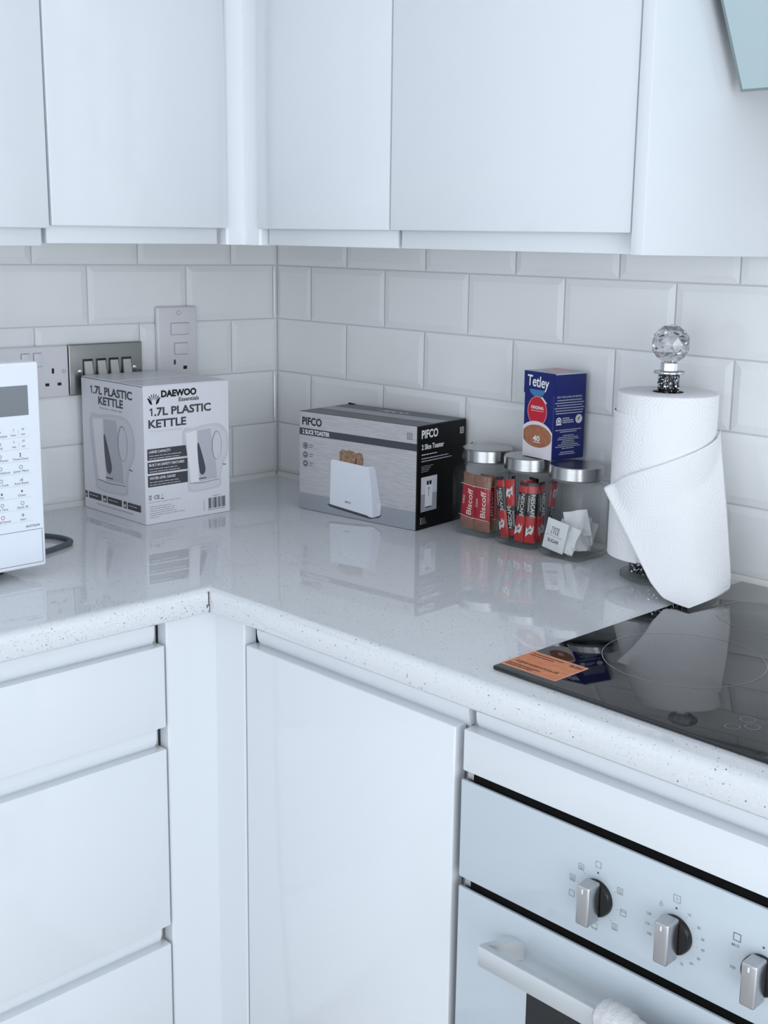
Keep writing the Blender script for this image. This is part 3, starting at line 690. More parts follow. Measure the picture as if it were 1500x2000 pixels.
# room-facing side
ex, ey = 0.118, 0.893                                       # shell emblem: a fan of petals between two leaves
for k in range(7):
    a = math.radians(150-20*k); d = Vector((math.cos(a), math.sin(a))); q = Vector((-d.y, d.x)); b0 = Vector((0, -0.0035))
    pts = [b0+d*0.0050+q*0.00025, b0+d*0.0120+q*0.00085, b0+d*0.0150+q*0.0004, b0+d*0.0150-q*0.0004, b0+d*0.0120-q*0.00085, b0+d*0.0050-q*0.00025]
    mb.poly(A, [(ex+p.x/KD, ey+p.y/KH) for p in pts], M['c_dark'])
for sg in (-1, 1):
    pts = [(0.0035, -0.0068), (0.0062, -0.0060), (0.0092, -0.0030), (0.0107, 0.0010), (0.0110, 0.0050), (0.0092, 0.0042), (0.0062, 0.0012), (0.0042, -0.0025)]
    mb.poly(A, [(ex+sg*p[0]/KD, ey+p[1]/KH) for p in pts], M['c_dark'], 0.0004)
def one(mb, fr, x, y, h, m):                                # figure one with a flag, height h, stem right-aligned at x
    k = h
    mb.poly(fr, [(x+a*k/fr.W, y+b*k/fr.H) for a, b in [(-0.20, 0), (0, 0), (0, 1.0), (-0.16, 1.0), (-0.42, 0.86), (-0.42, 0.68), (-0.20, 0.78)]], m, 0.0004)
mb.text(A, 'DAEWOO', 0.200, 0.914, 0.0100, M['c_dark'], 0.0690, bold=0.05)
mb.text(A, 'Essentials', 0.400, 0.873, 0.0066, M['c_dark'], 0.0400, bold=0.015, shear=0.1)
one(mb, A, 0.098, 0.785, 0.0125, M['c_grey']); mb.text(A, '.7L PLASTIC', 0.118, 0.785, 0.0125, M['c_grey'], 0.1115, bold=0.03)
mb.text(A, 'KETTLE', 0.050, 0.700, 0.0125, M['c_grey'], 0.0730, bold=0.03)
mb.text(A, 'With power indicator light', 0.055, 0.668, 0.0032, M['c_pale'], 0.0640)
for (y0_, y1_, tt, wd) in ((0.468, 0.549, 'LARGE CAPACITY', 0.042), (0.372, 0.454, 'BUILT-IN SAFETY FEATURES', 0.068), (0.274, 0.358, 'WATER LEVEL GAUGE', 0.050)):
    mb.rect(A, 0.030, y0_, 0.49, y1_, M['c_grey'], 0.00025)
    mb.text(A, tt, 0.048, y1_-0.030, 0.0040, M['c_white'], wd, bold=0.02)
    mb.lines(A, 0.048, [0.34+random.uniform(0, .12), 0.40], y1_-0.053, 0.019, 0.0011, M['c_pale'])
kettle(mb, A, 0.460, 0.965, 0.210, 0.668)
mb.text(A, 'UK', 0.035, 0.200, 0.0034, M['c_grey'], 0.0058, bold=0.02); mb.text(A, 'CA', 0.035, 0.180, 0.0034, M['c_grey'], 0.0058, bold=0.02)
mb.text(A, 'CE', 0.095, 0.183, 0.0062, M['c_grey'], 0.0105, bold=0.01)
mb.frame(A, 0.178, 0.197, 0.196, 0.214, 0.0005, M['c_mid']); mb.rect(A, 0.172, 0.178, 0.205, 0.184, M['c_grey'])
mb.lines(A, 0.035, [0.40], 0.158, 0.02, 0.0014, M['c_pale2'])
mb.lines(A, 0.045, [0.29, 0.33, 0.32, 0.35, 0.45, 0.15], 0.128, 0.0160, 0.0009, M['c_mid'])
x = 0.735
while x < 0.935:
    wd = random.choice((0.004, 0.006, 0.009, 0.013)); mb.rect(A, x, 0.048, min(x+wd, 0.94), 0.128, M['c_grey']); x += wd+random.choice((0.004, 0.006, 0.008))
mb.lines(A, 0.725, [0.935], 0.036, 0.02, 0.0012, M['c_mid']); mb.lines(A, 0.79, [0.88], 0.139, 0.02, 0.0012, M['c_mid'])
mb.rect(A, 0.672, 0.036, 0.690, 0.118, M['c_pale'])
# microwave-facing side
one(mb, B, 0.185, 0.888, 0.0128, M['c_grey']); mb.text(B, '.7L PLASTIC', 0.205, 0.888, 0.0128, M['c_grey'], 0.1190, bold=0.028)
mb.text(B, 'KETTLE', 0.485, 0.815, 0.0128, M['c_grey'], 0.0760, 'c', bold=0.028)
mb.text(B, 'With power indicator light', 0.485, 0.782, 0.0034, M['c_mid'], 0.0700, 'c')
kettle(mb, B, 0.160, 0.820, 0.185, 0.735)
for (a_, b_, m_) in ((0.010, 0.050, 'i'), (0.072, 0.285, 'b'), (0.310, 0.372, 'i'), (0.388, 0.622, 'b'), (0.648, 0.700, 'i'), (0.716, 0.925, 'b')):
    mb.rect(B, a_, 0.083, b_, 0.133, M['c_grey'], 0.00025)
    if m_ == 'b': mb.lines(B, a_+0.02, [a_+(b_-a_)*0.75], 0.108, 0.02, 0.0012, M['c_pale'])
    else: mb.rect(B, a_+0.010, 0.092, b_-0.012, 0.112, M['c_pale'], 0.0004)
mb.lines(B, 0.20, [0.80], 0.052, 0.02, 0.0013, M['c_mid'])
mb.build('carton_body', t, world=False)
mb = MB()                                                   # top flaps, meeting along a seam
mb.box((0.004, -hy+0.0006, KH-0.0012), (hx-0.0004, hy-0.0006, KH), M['carton'], 0.0003, 1); mb.box((-hx+0.0015, -hy+0.0010, KH-0.0009), (0.0032, hy-0.0006, KH+0.0006), M['carton'], 0.0003, 1)
mb.box((-hx+0.0010, -hy-0.0001, KH-0.0021), (hx-0.002, -hy+0.0009, KH-0.0014), M['c_dark'])
o = mb.build('top_flap', t, world=False); o['label'] = 'closed white top flaps with a seam'

# ------------------------------------------------------------------ toaster carton
TW, TD, THH = 0.2620, 0.1330, 0.1735
th = math.radians(6.6); c_, s_ = math.cos(th), math.sin(th)
fx_, fy_ = 0.5320, -0.1405                                   # front right bottom corner
ctr = (fx_ - TW/2*c_ - TD/2*s_, fy_ - TW/2*s_ + TD/2*c_)
t = thing('toaster_carton', 'grey and black cardboard toaster carton in the corner left of the jars', 'carton', (ctr[0], ctr[1], TOP), (0, 0, th))
hx, hy = TW/2, TD/2
mb = MB(); mb.box((-hx, -hy, 0.0004), (hx, hy, THH-0.001), M['t_black'], 0.0006, 1, smooth=False)
F = Fr((-hx, -hy, 0), (1, 0, 0), (0, 0, 1), TW, THH); G = Fr((hx, -hy, 0), (0, 1, 0), (0, 0, 1), TD, THH)
mb.rect(F, 0.003, 0.004, 0.994, 0.996, M['t_front'], 0.0002)
mb.poly(F, [(0.003, 0.004), (0.994, 0.004), (0.994, 0.185), (0.003, 0.168)], M['t_table'], 0.0003)
mb.rect(F, 0.003, 0.762, 0.994, 0.832, M['c_grey'], 0.0003)
mb.text(F, 'PIFCO', 0.028, 0.868, 0.0125, M['c_dark'], 0.0455, bold=0.03)
mb.text(F, '2 SLICE TOASTER', 0.030, 0.777, 0.0068, M['c_white'], 0.0630, bold=0.025)
for k, yy in enumerate((0.655, 0.563, 0.472)):
    mb.disc(F, 0.056, yy, 0.0058/TW, 0.0058/THH, M['c_grey'], 0.0004); mb.ring(F, 0.056, yy, 0.0045/TW, 0.0045/THH, 0.0006, M['c_pale'], 0.0005)
    mb.rect(F, 0.049, yy-0.006, 0.063, yy+0.010, M['c_pale'], 0.0006) if k else mb.ring(F, 0.056, yy, 0.0026/TW, 0.0026/THH, 0.0005, M['c_pale'], 0.0006)
    mb.lines(F, 0.088, [0.128, 0.120], yy+0.008, 0.022, 0.0010, M['c_grey'])
for fr_, x0_, y0_, m_ in ((F, 0.918, 0.868, 'c_grey'), (G, 0.868, 0.862, 'c_white')):
    q = 0.0105
    mb.frame(fr_, x0_, y0_, x0_+q/fr_.W, y0_+q/fr_.H, 0.0010, M[m_], 0.0004); mb.frame(fr_, x0_+0.0028/fr_.W, y0_+0.0028/fr_.H, x0_+(q-0.0028)/fr_.W, y0_+(q-0.0028)/fr_.H, 0.0009, M[m_], 0.0004)
# printed toaster
mb.poly(F, [(0.255, 0.092), (0.285, 0.075), (0.62, 0.030), (0.70, 0.060), (0.72, 0.090), (0.66, 0.12), (0.30, 0.13)], M['c_grey'], 0.0004)
for (cx_, cy_, rx_) in ((0.425, 0.615, 0.066), (0.510, 0.605, 0.052)):
    mb.poly(F, [(cx_-rx_, 0.53), (cx_+rx_, 0.50), (cx_+rx_*1.02, cy_+0.01), (cx_+rx_*0.85, cy_+0.055), (cx_+rx_*0.2, cy_+0.062), (cx_-rx_*0.1, cy_+0.05), (cx_-rx_*0.6, cy_+0.062), (cx_-rx_, cy_+0.03)], M['toast'], 0.00045 if cx_ > 0.5 else 0.0005)
mb.poly(F, [(0.490, 0.52), (0.500, 0.625), (0.508, 0.60), (0.505, 0.50)], M['c_grey'], 0.00055)
mb.poly(F, [(0.276, 0.105), (0.285, 0.545), (0.300, 0.560), (0.60, 0.540), (0.645, 0.553), (0.665, 0.525), (0.705, 0.250), (0.715, 0.19), (0.708, 0.085), (0.650, 0.050), (0.620, 0.048), (0.60, 0.060), (0.300, 0.100)], M['t_toaster'], 0.0006)
mb.poly(F, [(0.610, 0.530), (0.645, 0.548), (0.665, 0.520), (0.705, 0.250), (0.714, 0.185), (0.706, 0.088), (0.650, 0.054), (0.635, 0.30)], M['t_toaster2'], 0.00065)
mb.poly(F, [(0.622, 0.500), (0.632, 0.505), (0.650, 0.33), (0.640, 0.33)], M['c_pale'], 0.0007)
mb.disc(F, 0.697, 0.165, 0.018, 0.034, M['c_pale3'], 0.0007); mb.ring(F, 0.697, 0.165, 0.018, 0.034, 0.0006, M['c_pale'], 0.00075)
mb.text(F, 'PIFCO', 0.435, 0.145, 0.0030, M['c_grey'], 0.0130, 'c', bold=0.03, off=0.0007)
# black side
mb.text(G, 'PIFCO', 0.075, 0.878, 0.0128, M['c_white'], 0.0440, bold=0.03)
mb.text(G, '2 Slice Toaster', 0.080, 0.770, 0.0082, M['c_white'], 0.0600, bold=0.025)
mb.lines(G, 0.080, [0.39], 0.716, 0.02, 0.0015, M['c_pale']); mb.lines(G, 0.080, [0.63, 0.70], 0.680, 0.026, 0.0013, M['c_pale'])
mb.lines(G, 0.080, [0.32, 0.27, 0.25, 0.22], 0.606, 0.017, 0.0010, M['c_mid'])
mb.rect(G, 0.080, 0.170, 0.405, 0.505, M['c_mid'], 0.0003); mb.rect(G, 0.080, 0.34, 0.405, 0.505, M['c_pale'], 0.00035)
mb.poly(G, [(0.160, 0.215), (0.305, 0.215), (0.315, 0.44), (0.295, 0.455), (0.180, 0.455), (0.165, 0.44)], M['t_toaster'], 0.0005)
mb.rect(G, 0.18, 0.205, 0.29, 0.215, M['c_dark'], 0.00055)
mb.rect(G, 0.192, 0.425, 0.235, 0.462, M['c_dark'], 0.0006); mb.rect(G, 0.246, 0.425, 0.289, 0.462, M['c_dark'], 0.0006)
mb.rect(G, 0.232, 0.31, 0.240, 0.40, M['c_grey'], 0.0006); mb.rect(G, 0.222, 0.385, 0.252, 0.395, M['c_grey'], 0.0006)
for k in range(4): mb.rect(G, 0.075, 0.052+k*0.017, 0.100, 0.064+k*0.017, M['c_mid']); mb.lines(G, 0.108, [0.20-0.01*k], 0.056+k*0.017, 0.02, 0.0009, M['c_mid'])
mb.build('carton_body', t, world=False)
mb = MB()
mb.box((-hx+0.0005, -hy+0.0004, THH-0.001), (hx-0.0012, hy-0.0004, THH), M['t_top'], 0.0003, 1)
K = Fr((-hx, -hy, THH), (1, 0, 0), (0, 1, 0), TW, TD)
mb.rect(K, 0.006, 0.36, 0.990, 0.64, M['c_mid'], 0.0002)
mb.text(K, 'PIFCO', 0.50, 0.70, 0.016, M['c_pale'], 0.060, 'c', bold=0.03)
mb.prism([(-hx+0.0005, THH-0.002), (-hx+0.0005, THH+0.0022), (-hx+0.014, THH+0.0010), (-hx+0.014, THH-0.002)], hy-0.0050, hy-0.0004, 'y', M['t_black'])
o = mb.build('top_flap', t, world=False); o['label'] = 'slate grey top flaps with a lighter band'

# ------------------------------------------------------------------ storage jars
JH = 0.1415; LIDZ = TOP+JH
def rrect(hx, hy, r, z, n=6, cx=0, cy=0):
    out = []
    for (sx, sy, a0) in ((1, 1, 0), (-1, 1, PI/2), (-1, -1, PI), (1, -1, 3*PI/2)):
        for i in range(n+1):
            a = a0+PI/2*i/n; out.append((cx+sx*(hx-r)+r*math.cos(a), cy+sy*(hy-r)+r*math.sin(a), z))
    return out
def jar(label, c, rz, clip):
    t = thing('storage_jar', label, 'jar', (c[0], c[1], TOP), (0, 0, rz), 'square glass jars with steel lids')
    h = 0.0425; N = 6
    def circ(r, z): return [(r*math.cos(a), r*math.sin(a), z) for a in [math.atan2(p[1], p[0]) for p in rrect(h, h, 0.013, 0, N)]]
    def mixs(A_, B_, k): return [tuple(a+(b-a)*k for a, b in zip(p, q)) for p, q in zip(A_, B_)]
    o_ = []
    for z, s in ((0.0004, h-0.0085), (0.0016, h-0.0060), (0.0075, h-0.0012), (0.0120, h), (0.098, h), (0.1050, h-0.0008)): o_.append(rrect(s, s, 0.013, z, N))
    a = rrect(h-0.003, h-0.003, 0.014, 0.1095, N); o_.append(a)
    for k, z in ((0.45, 0.1128), (0.80, 0.1148), (1.0, 0.1165)): o_.append([(p[0], p[1], z) for p in mixs(a, circ(0.0355, 0.1), k)])
    o_.append(circ(0.0345, 0.1180)); o_.append(circ(0.0345, 0.1215))
    inn = []
    w_ = 0.0026
    inn.append(circ(0.0318, 0.1215)); inn.append(circ(0.0318, 0.1155))
    a2 = rrect(h-0.0060, h-0.0060, 0.012, 0.1080, N)
    for k, z in ((0.75, 0.1135), (0.4, 0.1110), (0.0, 0.1072)): inn.append([(p[0], p[1], z) for p in mixs(a2, circ(0.0325, 0.1), k)])
    for z, s in ((0.1030, h-w_), (0.016, h-w_), (0.0095, h-w_-0.003), (0.0075, h-0.011)): inn.append(rrect(s, s, 0.011, z, N))
    mb = MB(); mb.loft(o_+inn, M['glass'], True, True, True, True); mb.build('glass_body', t, world=False, sharp=60)
    mb = MB(); R = 0.0412
    mb.lathe([(0.0300, 0.1220), (R-0.0010, 0.1218), (R, 0.1226), (R, 0.1402), (R-0.0012, JH), (R-0.004, JH-0.0004), (0.0001, JH-0.0004)], M['lid_steel'], (0, 0, 0), 72)
    lid = mb.build('lid', t, world=False, sharp=30)
    mb = MB(); mb.lathe([(0.0350, 0.1185), (0.0366, 0.1190), (0.0368, 0.1210), (0.0350, 0.1217)], M['seal'], (0, 0, 0), 48); s = mb.build('seal_ring', t, world=False); s['label'] = 'grey silicone seal under the lid'
    if clip:
        mb = MB(); mb.tube([(-R-0.0010+0.004*math.cos(a)-0.001, 0.006*math.sin(a)*1.2+0.010, JH-0.001+0.0035*math.sin(a)) for a in [PI*i/10 for i in range(11)]], 0.0011, M['chrome'], 8); mb.build('wire_clip', lid, world=False)
    return t
J1, J2, J3 = (0.6120, -0.0600), (0.7060, -0.0655), (0.8010, -0.0715)
jar('square glass jar with steel lid holding red biscuit packs, beside the toaster carton', J1, math.radians(-2), True)
jar('square glass jar with steel lid holding coffee sticks, middle of the three jars', J2, math.radians(1), False)
jar('square glass jar with steel lid holding white sugar sachets, nearest the kitchen roll', J3, math.radians(0), False)

# contents -----------------------------------------------------------------
def pillow(mb, w, h, d, m, seal=0.004, n=14, T=None, mats=None):
    # a flat pouch in the local x-z plane, thickness d along y, crimped at both ends
    rows = []
    for i in range(n+1):
        v = i/n; z = v*h
        e = min(z, h-z); k = min(1, max(0, (e-seal)/(0.18*h)))**0.5; th = 0.0006+d/2*k
        wv = w/2*(1-0.04*k)
        rows.append([(wv*math.cos(a)*(1 if abs(math.cos(a)) < .99 else 1), -th*math.sin(a)*(1 if True else 0), z) for a in [2*PI*j/16 for j in range(16)]])
    if mats is None: mb.loft(rows, m, True, True, True, True, T)
    else:
        for i in range(n):
            mb.loft(rows[i:i+2], mats((i+0.5)/n), True, i == 0, i == n-1, True, T)
    return mb
def pack_T(pos, rx=0.0, ry=0.0, rz=0.0): return Matrix.Translation(pos) @ Matrix.Rotation(rz, 4, 'Z') @ Matrix.Rotation(ry, 4, 'Y') @ Matrix.Rotation(rx, 4, 'X')
def biscuit(label, pos, ry, rz, rx=0.0):
    W, Hh, D = 0.0355, 0.0900, 0.0090
    o = thing('biscuit_pack', label, 'biscuit pack', pos, (rx, ry, rz), 'biscuit packs in the jar')
    mb = MB(); pillow(mb, W, Hh, D, None, mats=lambda v: M['bis_red'] if 0.24 < v < 0.79 else M['bis_brown'])
    fr = Fr((0, -D/2-0.0005, 0), (1, 0, 0), (0, 0, 1))
    for y in (0.0190, 0.0715): mb.rect(fr, -W/2*0.95, y, W/2*0.95, y+0.0008, M['bis_white'], 0.0001)
    mb.text(fr, 'Biscoff', 0.0110, 0.0235, 0.0105, M['bis_white'], 0.0430, bold=0.012, off=0.0002, rot=PI/2)
    mb.text(fr, 'Lotus', -0.0060, 0.0390, 0.0052, M['bis_white'], 0.0140, bold=0.0, shear=0.3, off=0.0002, rot=PI/2)
    mb.build('wrapper', o, world=False); return o
bz = TOP+0.0100
biscuit('red and brown biscuit pack leaning left in the first jar', (J1[0]-0.0185, J1[1]-0.0245, bz), math.radians(5), math.radians(-3))
biscuit('red and brown biscuit pack at the right front of the first jar', (J1[0]+0.0170, J1[1]-0.0290, bz), math.radians(1), math.radians(0))
biscuit('biscuit pack standing behind the front two in the first jar', (J1[0]+0.018, J1[1]-0.0110, bz), math.radians(-2), math.radians(4))

def coffee(label, pos, ry, rz, rx=0.0, flip=False):
    W, Hh, D = 0.0175, 0.0950, 0.0060
    o = thing('coffee_stick', label, 'coffee stick', pos, (rx, ry, rz), 'coffee sticks in the jar')
    mb = MB()
    def mt(v):
        v = 1-v if flip else v
        return M['cof_red'] if v < 0.42 or 0.83 < v < 0.93 else M['cof_black']
    pillow(mb, W, Hh, D, None, n=18, mats=mt)
    fr = Fr((0, -D/2-0.0005, 0), (1, 0, 0), (0, 0, 1))
    q = -1 if flip else 1; y = (lambda v: Hh-v) if flip else (lambda v: v)
    mb.text(fr, 'NESCAFÉ', q*-0.0010, y(0.0775), 0.0062, M['cof_white'], 0.0360, bold=0.01, off=0.0002, rot=-PI/2*q)
    mb.text(fr, 'ORIGINAL', q*-0.0058, y(0.0750), 0.0030, M['cof_white'], 0.0260, bold=0.0, off=0.0002, rot=-PI/2*q)
    pts = [(-0.0065, 0.010), (-0.001, 0.016), (0.003, 0.014), (0.0055, 0.020), (0.006, 0.029), (0.003, 0.025), (0.0005, 0.030), (-0.003, 0.022), (-0.006, 0.026)]
    mb.poly(fr, [(q*a, y(b_)) for a, b_ in pts], M['cof_white'], 0.0002)
    mb.poly(fr, [(q*a, y(b_)) for a, b_ in [(-0.004, 0.017), (0.001, 0.0195), (0.0035, 0.024), (-0.001, 0.0235), (-0.0035, 0.0205)]], M['cof_grey'], 0.00025)
    mb.build('sachet', o, world=False); return o
cz = TOP+0.0098
d_ = math.radians
sticks = [('coffee stick with its name upright, front centre of the middle jar', (0.006, -0.0300, 0), 5, 6, 0, False),
          ('coffee stick leaning across the left front of the middle jar', (-0.0230, -0.0290, 0.002), -9, -4, 0, False),
          ('coffee stick tilted left beside the upright one in the middle jar', (-0.0085, -0.0235, 0), -7, 10, 0, True),
          ('coffee stick at the front right corner of the middle jar', (0.0255, -0.0270, 0), 2, 30, 0, False),
          ('coffee stick standing along the right side of the middle jar, towards the front', (0.0305, -0.0080, 0), 0, 86, 0, False),
          ('coffee stick along the right side of the middle jar, further back and tilted', (0.0300, 0.0130, 0), 8, 94, 0, True),
          ('coffee stick leaning at the left inside wall of the middle jar', (-0.0300, -0.0060, 0), -3, -70, 0, False),
          ('coffee stick standing in the centre of the middle jar', (0.0080, -0.0060, 0), -4, 25, 0, True),
          ('coffee stick standing at the back of the middle jar', (-0.0080, 0.0100, 0), 5, 8, 0, False)]
for lab, (x, y, z), ry, rz, rx, fl_ in sticks: coffee(lab, (J2[0]+x, J2[1]+y, cz+z), d_(ry), d_(rz), d_(rx), fl_)

def sugar(label, pos, rot, printed=False, crumple=0.0, seed=1):
    W, Hh, D = (0.0400, 0.0470, 0.0050) if printed else (0.0370, 0.0420, 0.0050)
    rnd = random.Random(seed)
    o = thing('sugar_sachet', label, 'sugar sachet', pos, rot, 'sugar sachets in the jar')
    mb = MB(); n_ = 12; vs = []; 
    def surf(sg):
        rows = []
        for i in range(n_+1):
            row = []
            for j in range(n_+1):
                u, v = i/n_, j/n_; e = min(u, 1-u, v, 1-v); k = min(1, max(0, (e-0.07)/0.2))**0.6
                y = -sg*(0.0004+D/2*k) + crumple*0.004*math.sin(u*9+seed)*math.sin(v*7+seed*2)
                row.append(((u-0.5)*W, y, v*Hh))
            rows.append(row)
        return rows
    a, b_ = surf(1), surf(-1)
    mb.loft(a, M['sug'], False, smooth=True); mb.loft([r[::-1] for r in b_], M['sug'], False, smooth=True)
    rim = lambda r: [r[i][0] for i in range(n_+1)] + r[n_][1:] + [r[i][n_] for i in range(n_-1, -1, -1)] + r[0][1:-1][::-1]
    mb.loft([rim(b_), rim(a)], M['sug'], True, smooth=False)
    if printed:
        fr = Fr((0, -D/2-0.0006, 0), (1, 0, 0), (0, 0, 1))
        mb.text(fr, 'TATE', 0.000, 0.0318, 0.0048, M['sug_ink'], 0.0150, 'c', bold=0.01, off=0.0002); mb.text(fr, 'LYLE', 0.000, 0.0258, 0.0048, M['sug_ink'], 0.0150, 'c', bold=0.01, off=0.0002)
        mb.rect(fr, -0.015, 0.0225, 0.015, 0.0229, M['sug_ink'], 0.0002)
        mb.text(fr, 'SUGAR', 0.000, 0.0125, 0.0052, M['sug_ink'], 0.0210, 'c', bold=0.015, off=0.0002)
    mb.build('sachet', o, world=False); return o
sz = TOP+0.0100
sg = [('printed white sugar sachet leaning on the front glass of the right jar', (-0.0165, -0.0305, 0.0), (-5, 9, 0), True, 0.0),
      ('white sugar sachet behind the printed one at the front of the right jar', (-0.0030, -0.0255, 0.0), (-12, 14, 6), False, 0.4),
      ('white sugar sachet lying flat on the floor of the right jar', (0.012, -0.012, 0.004), (-84, 0, 20), False, 0.5),
      ('white sugar sachet lying tilted along the right glass, low in the right jar', (0.0205, -0.0060, 0.002), (-30, 6, 78), False, 0.5),
      ('white sugar sachet standing highest at the back of the pile in the right jar', (0.0080, 0.0050, 0.020), (6, -12, 30), False, 0.3),
      ('crumpled white sugar sachet in the middle of the sugar pile', (0.0050, -0.0150, 0.012), (-50, 20, 35), False, 1.0),
      ('white sugar sachet slanting down to the right corner of the sugar pile', (0.0080, 0.0060, 0.008), (-26, 24, 50), False, 0.7),
      ('white sugar sachet leaning at the back glass of the sugar jar', (0.0020, 0.0180, 0.004), (-8, -8, 8), False, 0.4),
      ('white sugar sachet resting steeply behind the front pair in the sugar jar', (-0.0080, -0.0140, 0.002), (-16, 12, 10), False, 0.8)]
for i, (lab, (x, y, z), (rx, ry, rz), pr_, cr_) in enumerate(sg): sugar(lab, (J3[0]+x, J3[1]+y, sz+z), (d_(rx), d_(ry), d_(rz)), pr_, cr_, i+1)

# ------------------------------------------------------------------ tea carton on the jar lids
W1, W2, BH = 0.0655, 0.0680, 0.1330
th = math.radians(-8.0); c_, s_ = math.cos(th), math.sin(th)
fx_, fy_ = 0.7600, -0.0815
ctr = (fx_ - W1/2*c_ - W2/2*s_, fy_ - W1/2*s_ + W2/2*c_)
t = thing('tea_carton', 'dark blue tea bag carton standing across two jar lids', 'carton', (ctr[0], ctr[1], LIDZ), (0, 0, th))
hx, hy = W1/2, W2/2
mb = MB(); mb.box((-hx, -hy, 0.0003), (hx, hy, BH-0.002), M['tea_blue'], 0.0008, 1, smooth=False)
F = Fr((-hx, -hy, 0), (1, 0, 0), (0, 0, 1), W1, BH); G = Fr((hx, -hy, 0), (0, 1, 0), (0, 0, 1), W2, BH)
FLP = 0.742
mb.poly(F, [(0.45+0.26*math.cos(a), 0.795+0.085*math.sin(a)) for a in [PI+math.asin(0.053/0.085)+(PI-2*math.asin(0.053/0.085))*i/20 for i in range(21)]], M['tea_blue2'], 0.0002)
mb.poly(F, [(0.46+0.33*math.cos(a), 0.545+0.175*math.sin(a)*(1 if math.sin(a) > 0 else 1.0)) for a in [2*PI*i/40 for i in range(40)] ], M['tea_pink'], 0.0003)
mb.poly(F, [(0.46+0.31*math.cos(a), 0.545+0.168*math.sin(a)) for a in [2*PI*i/40 for i in range(40)]], M['tea_red'], 0.0004)
mb.poly(F, [(0.58, 0.712), (0.62, 0.722), (0.78, 0.655), (0.76, 0.640), (0.66, 0.675)], M['tea_cup'], 0.0005)
mb.poly(F, [(0.60, 0.735), (0.85, 0.735), (0.85, 0.64), (0.79, 0.655), (0.63, 0.725)], M['tea_blue'], 0.00055)
mb.text(F, 'ORIGINAL', 0.47, 0.572, 0.0045, M['c_white'], 0.0290, 'c', bold=0.02, off=0.0006)
mb.lines(F, 0.25, [0.68], 0.545, 0.02, 0.0014, M['tea_pink'], 0.0006)
def cupclip(cx, cy, rx, ry, lo=0.003, hi=0.995, bot=None):
    pts = []
    for i in range(60):
        a = 2*PI*i/60; pts.append((min(hi, max(lo, cx+rx*math.cos(a))), cy+ry*math.sin(a)))
    return pts
top_arc = [(0.003, 0.368)] + [(0.46+0.56*math.cos(a), 0.258+0.172*math.sin(a)) for a in [math.radians(140-100*i/30) for i in range(31)]]
top_arc = [(min(0.995, max(0.003, p[0])), p[1]) for p in top_arc]
mb.poly(F, [(0.003, 0.004), (0.995, 0.004), (0.995, 0.320)] + top_arc[::-1], M['tea_cup'], 0.0005)
mb.poly(F, cupclip(0.48, 0.257, 0.50, 0.132, 0.02, 0.97), M['tea_brown'], 0.0006)
mb.text(F, '40', 0.47, 0.200, 0.0082, M['c_white'], 0.0150, 'c', bold=0.02, off=0.0007)
mb.lines(F, 0.37, [0.60], 0.180, 0.02, 0.0013, M['tea_cup'], 0.0007)
mb.text(G, 'FOR THE LOVE OF PEOPLE', 0.48, 0.720, 0.0026, M['c_pale2'], 0.0530, 'c', bold=0.02)
mb.lines(G, 0.05, [0.82, 0.95, 0.85, 0.97, 0.92, 0.88], 0.688, 0.030, 0.0013, M['c_pale2'], centre=0.49)
mb.ring(G, 0.175, 0.455, 0.082, 0.043, 0.0018, M['c_white']); mb.disc(G, 0.175, 0.455, 0.035, 0.020, M['c_white']); mb.rect(G, 0.090, 0.410, 0.26, 0.422, M['c_white'], 0.0004)
mb.lines(G, 0.29, [0.50, 0.62, 0.64], 0.478, 0.024, 0.0018, M['c_pale2'])
mb.disc(G, 0.800, 0.465, 0.108, 0.052, M['tea_cup']); mb.poly(G, [(0.745, 0.445), (0.79, 0.455), (0.85, 0.50), (0.815, 0.490), (0.78, 0.475)], M['c_grey'], 0.0004)
mb.lines(G, 0.0, [0.80, 0.52], 0.345, 0.022, 0.0013, M['c_pale2'], centre=0.48)
mb.lines(G, 0.0, [0.34, 0.60, 0.68, 0.36, 0.42, 0.62, 0.78, 0.38], 0.280, 0.0215, 0.0012, M['c_pale2'], centre=0.49)
mb.lines(G, 0.0, [0.42, 0.50], 0.085, 0.022, 0.0014, M['c_pale2'], centre=0.47)
mb.build('carton_body', t, world=False)
mb = MB(); e = 0.0007
mb.box((-hx-e, -hy-e, BH*FLP), (hx-0.001, -hy, BH), M['tea_blue'])        # hinged lid: front skirt, top, short side skirts
mb.box((-hx-e, -hy, BH*0.745), (-hx, hy, BH), M['tea_blue'])
mb.box((-hx, -hy, BH-0.002), (hx+0.0004, hy+0.0004, BH), M['tea_top'])
mb.box((hx-0.001, -hy-0.0005, BH*0.75), (hx+0.0005, -hy+0.002, BH), M['tea_blue'])
F2 = Fr((-hx, -hy-e, 0), (1, 0, 0), (0, 0, 1), W1, BH); G2 = Fr((hx+0.0002, -hy, 0), (0, 1, 0), (0, 0, 1), W2, BH)
q_ = math.asin(0.053/0.085); mb.poly(F2, [(0.45+0.26*math.cos(a), 0.795+0.085*math.sin(a)) for a in [PI+q_*i/10 for i in range(11)]+[2*PI-q_+q_*i/10 for i in range(11)]], M['tea_blue2'], 0.0002)
mb.text(F2, 'Tetley', 0.100, 0.838, 0.0160, M['c_white'], 0.0480, bold=0.014, off=0.0003, rot=-0.05)
mb.text(F2, 'Tetley', 0.104, 0.838, 0.0160, M['c_white'], 0.0480, bold=0.014, off=0.0004, rot=-0.05)
mb.rect(Fr((-hx, -hy, BH), (1, 0, 0), (0, 1, 0), W1, W2), 0.25, 0.35, 0.75, 0.85, M['tea_pink'], 0.0001)
o = mb.build('lid', t, world=False); o['label'] = 'hinged lid with the name in white'

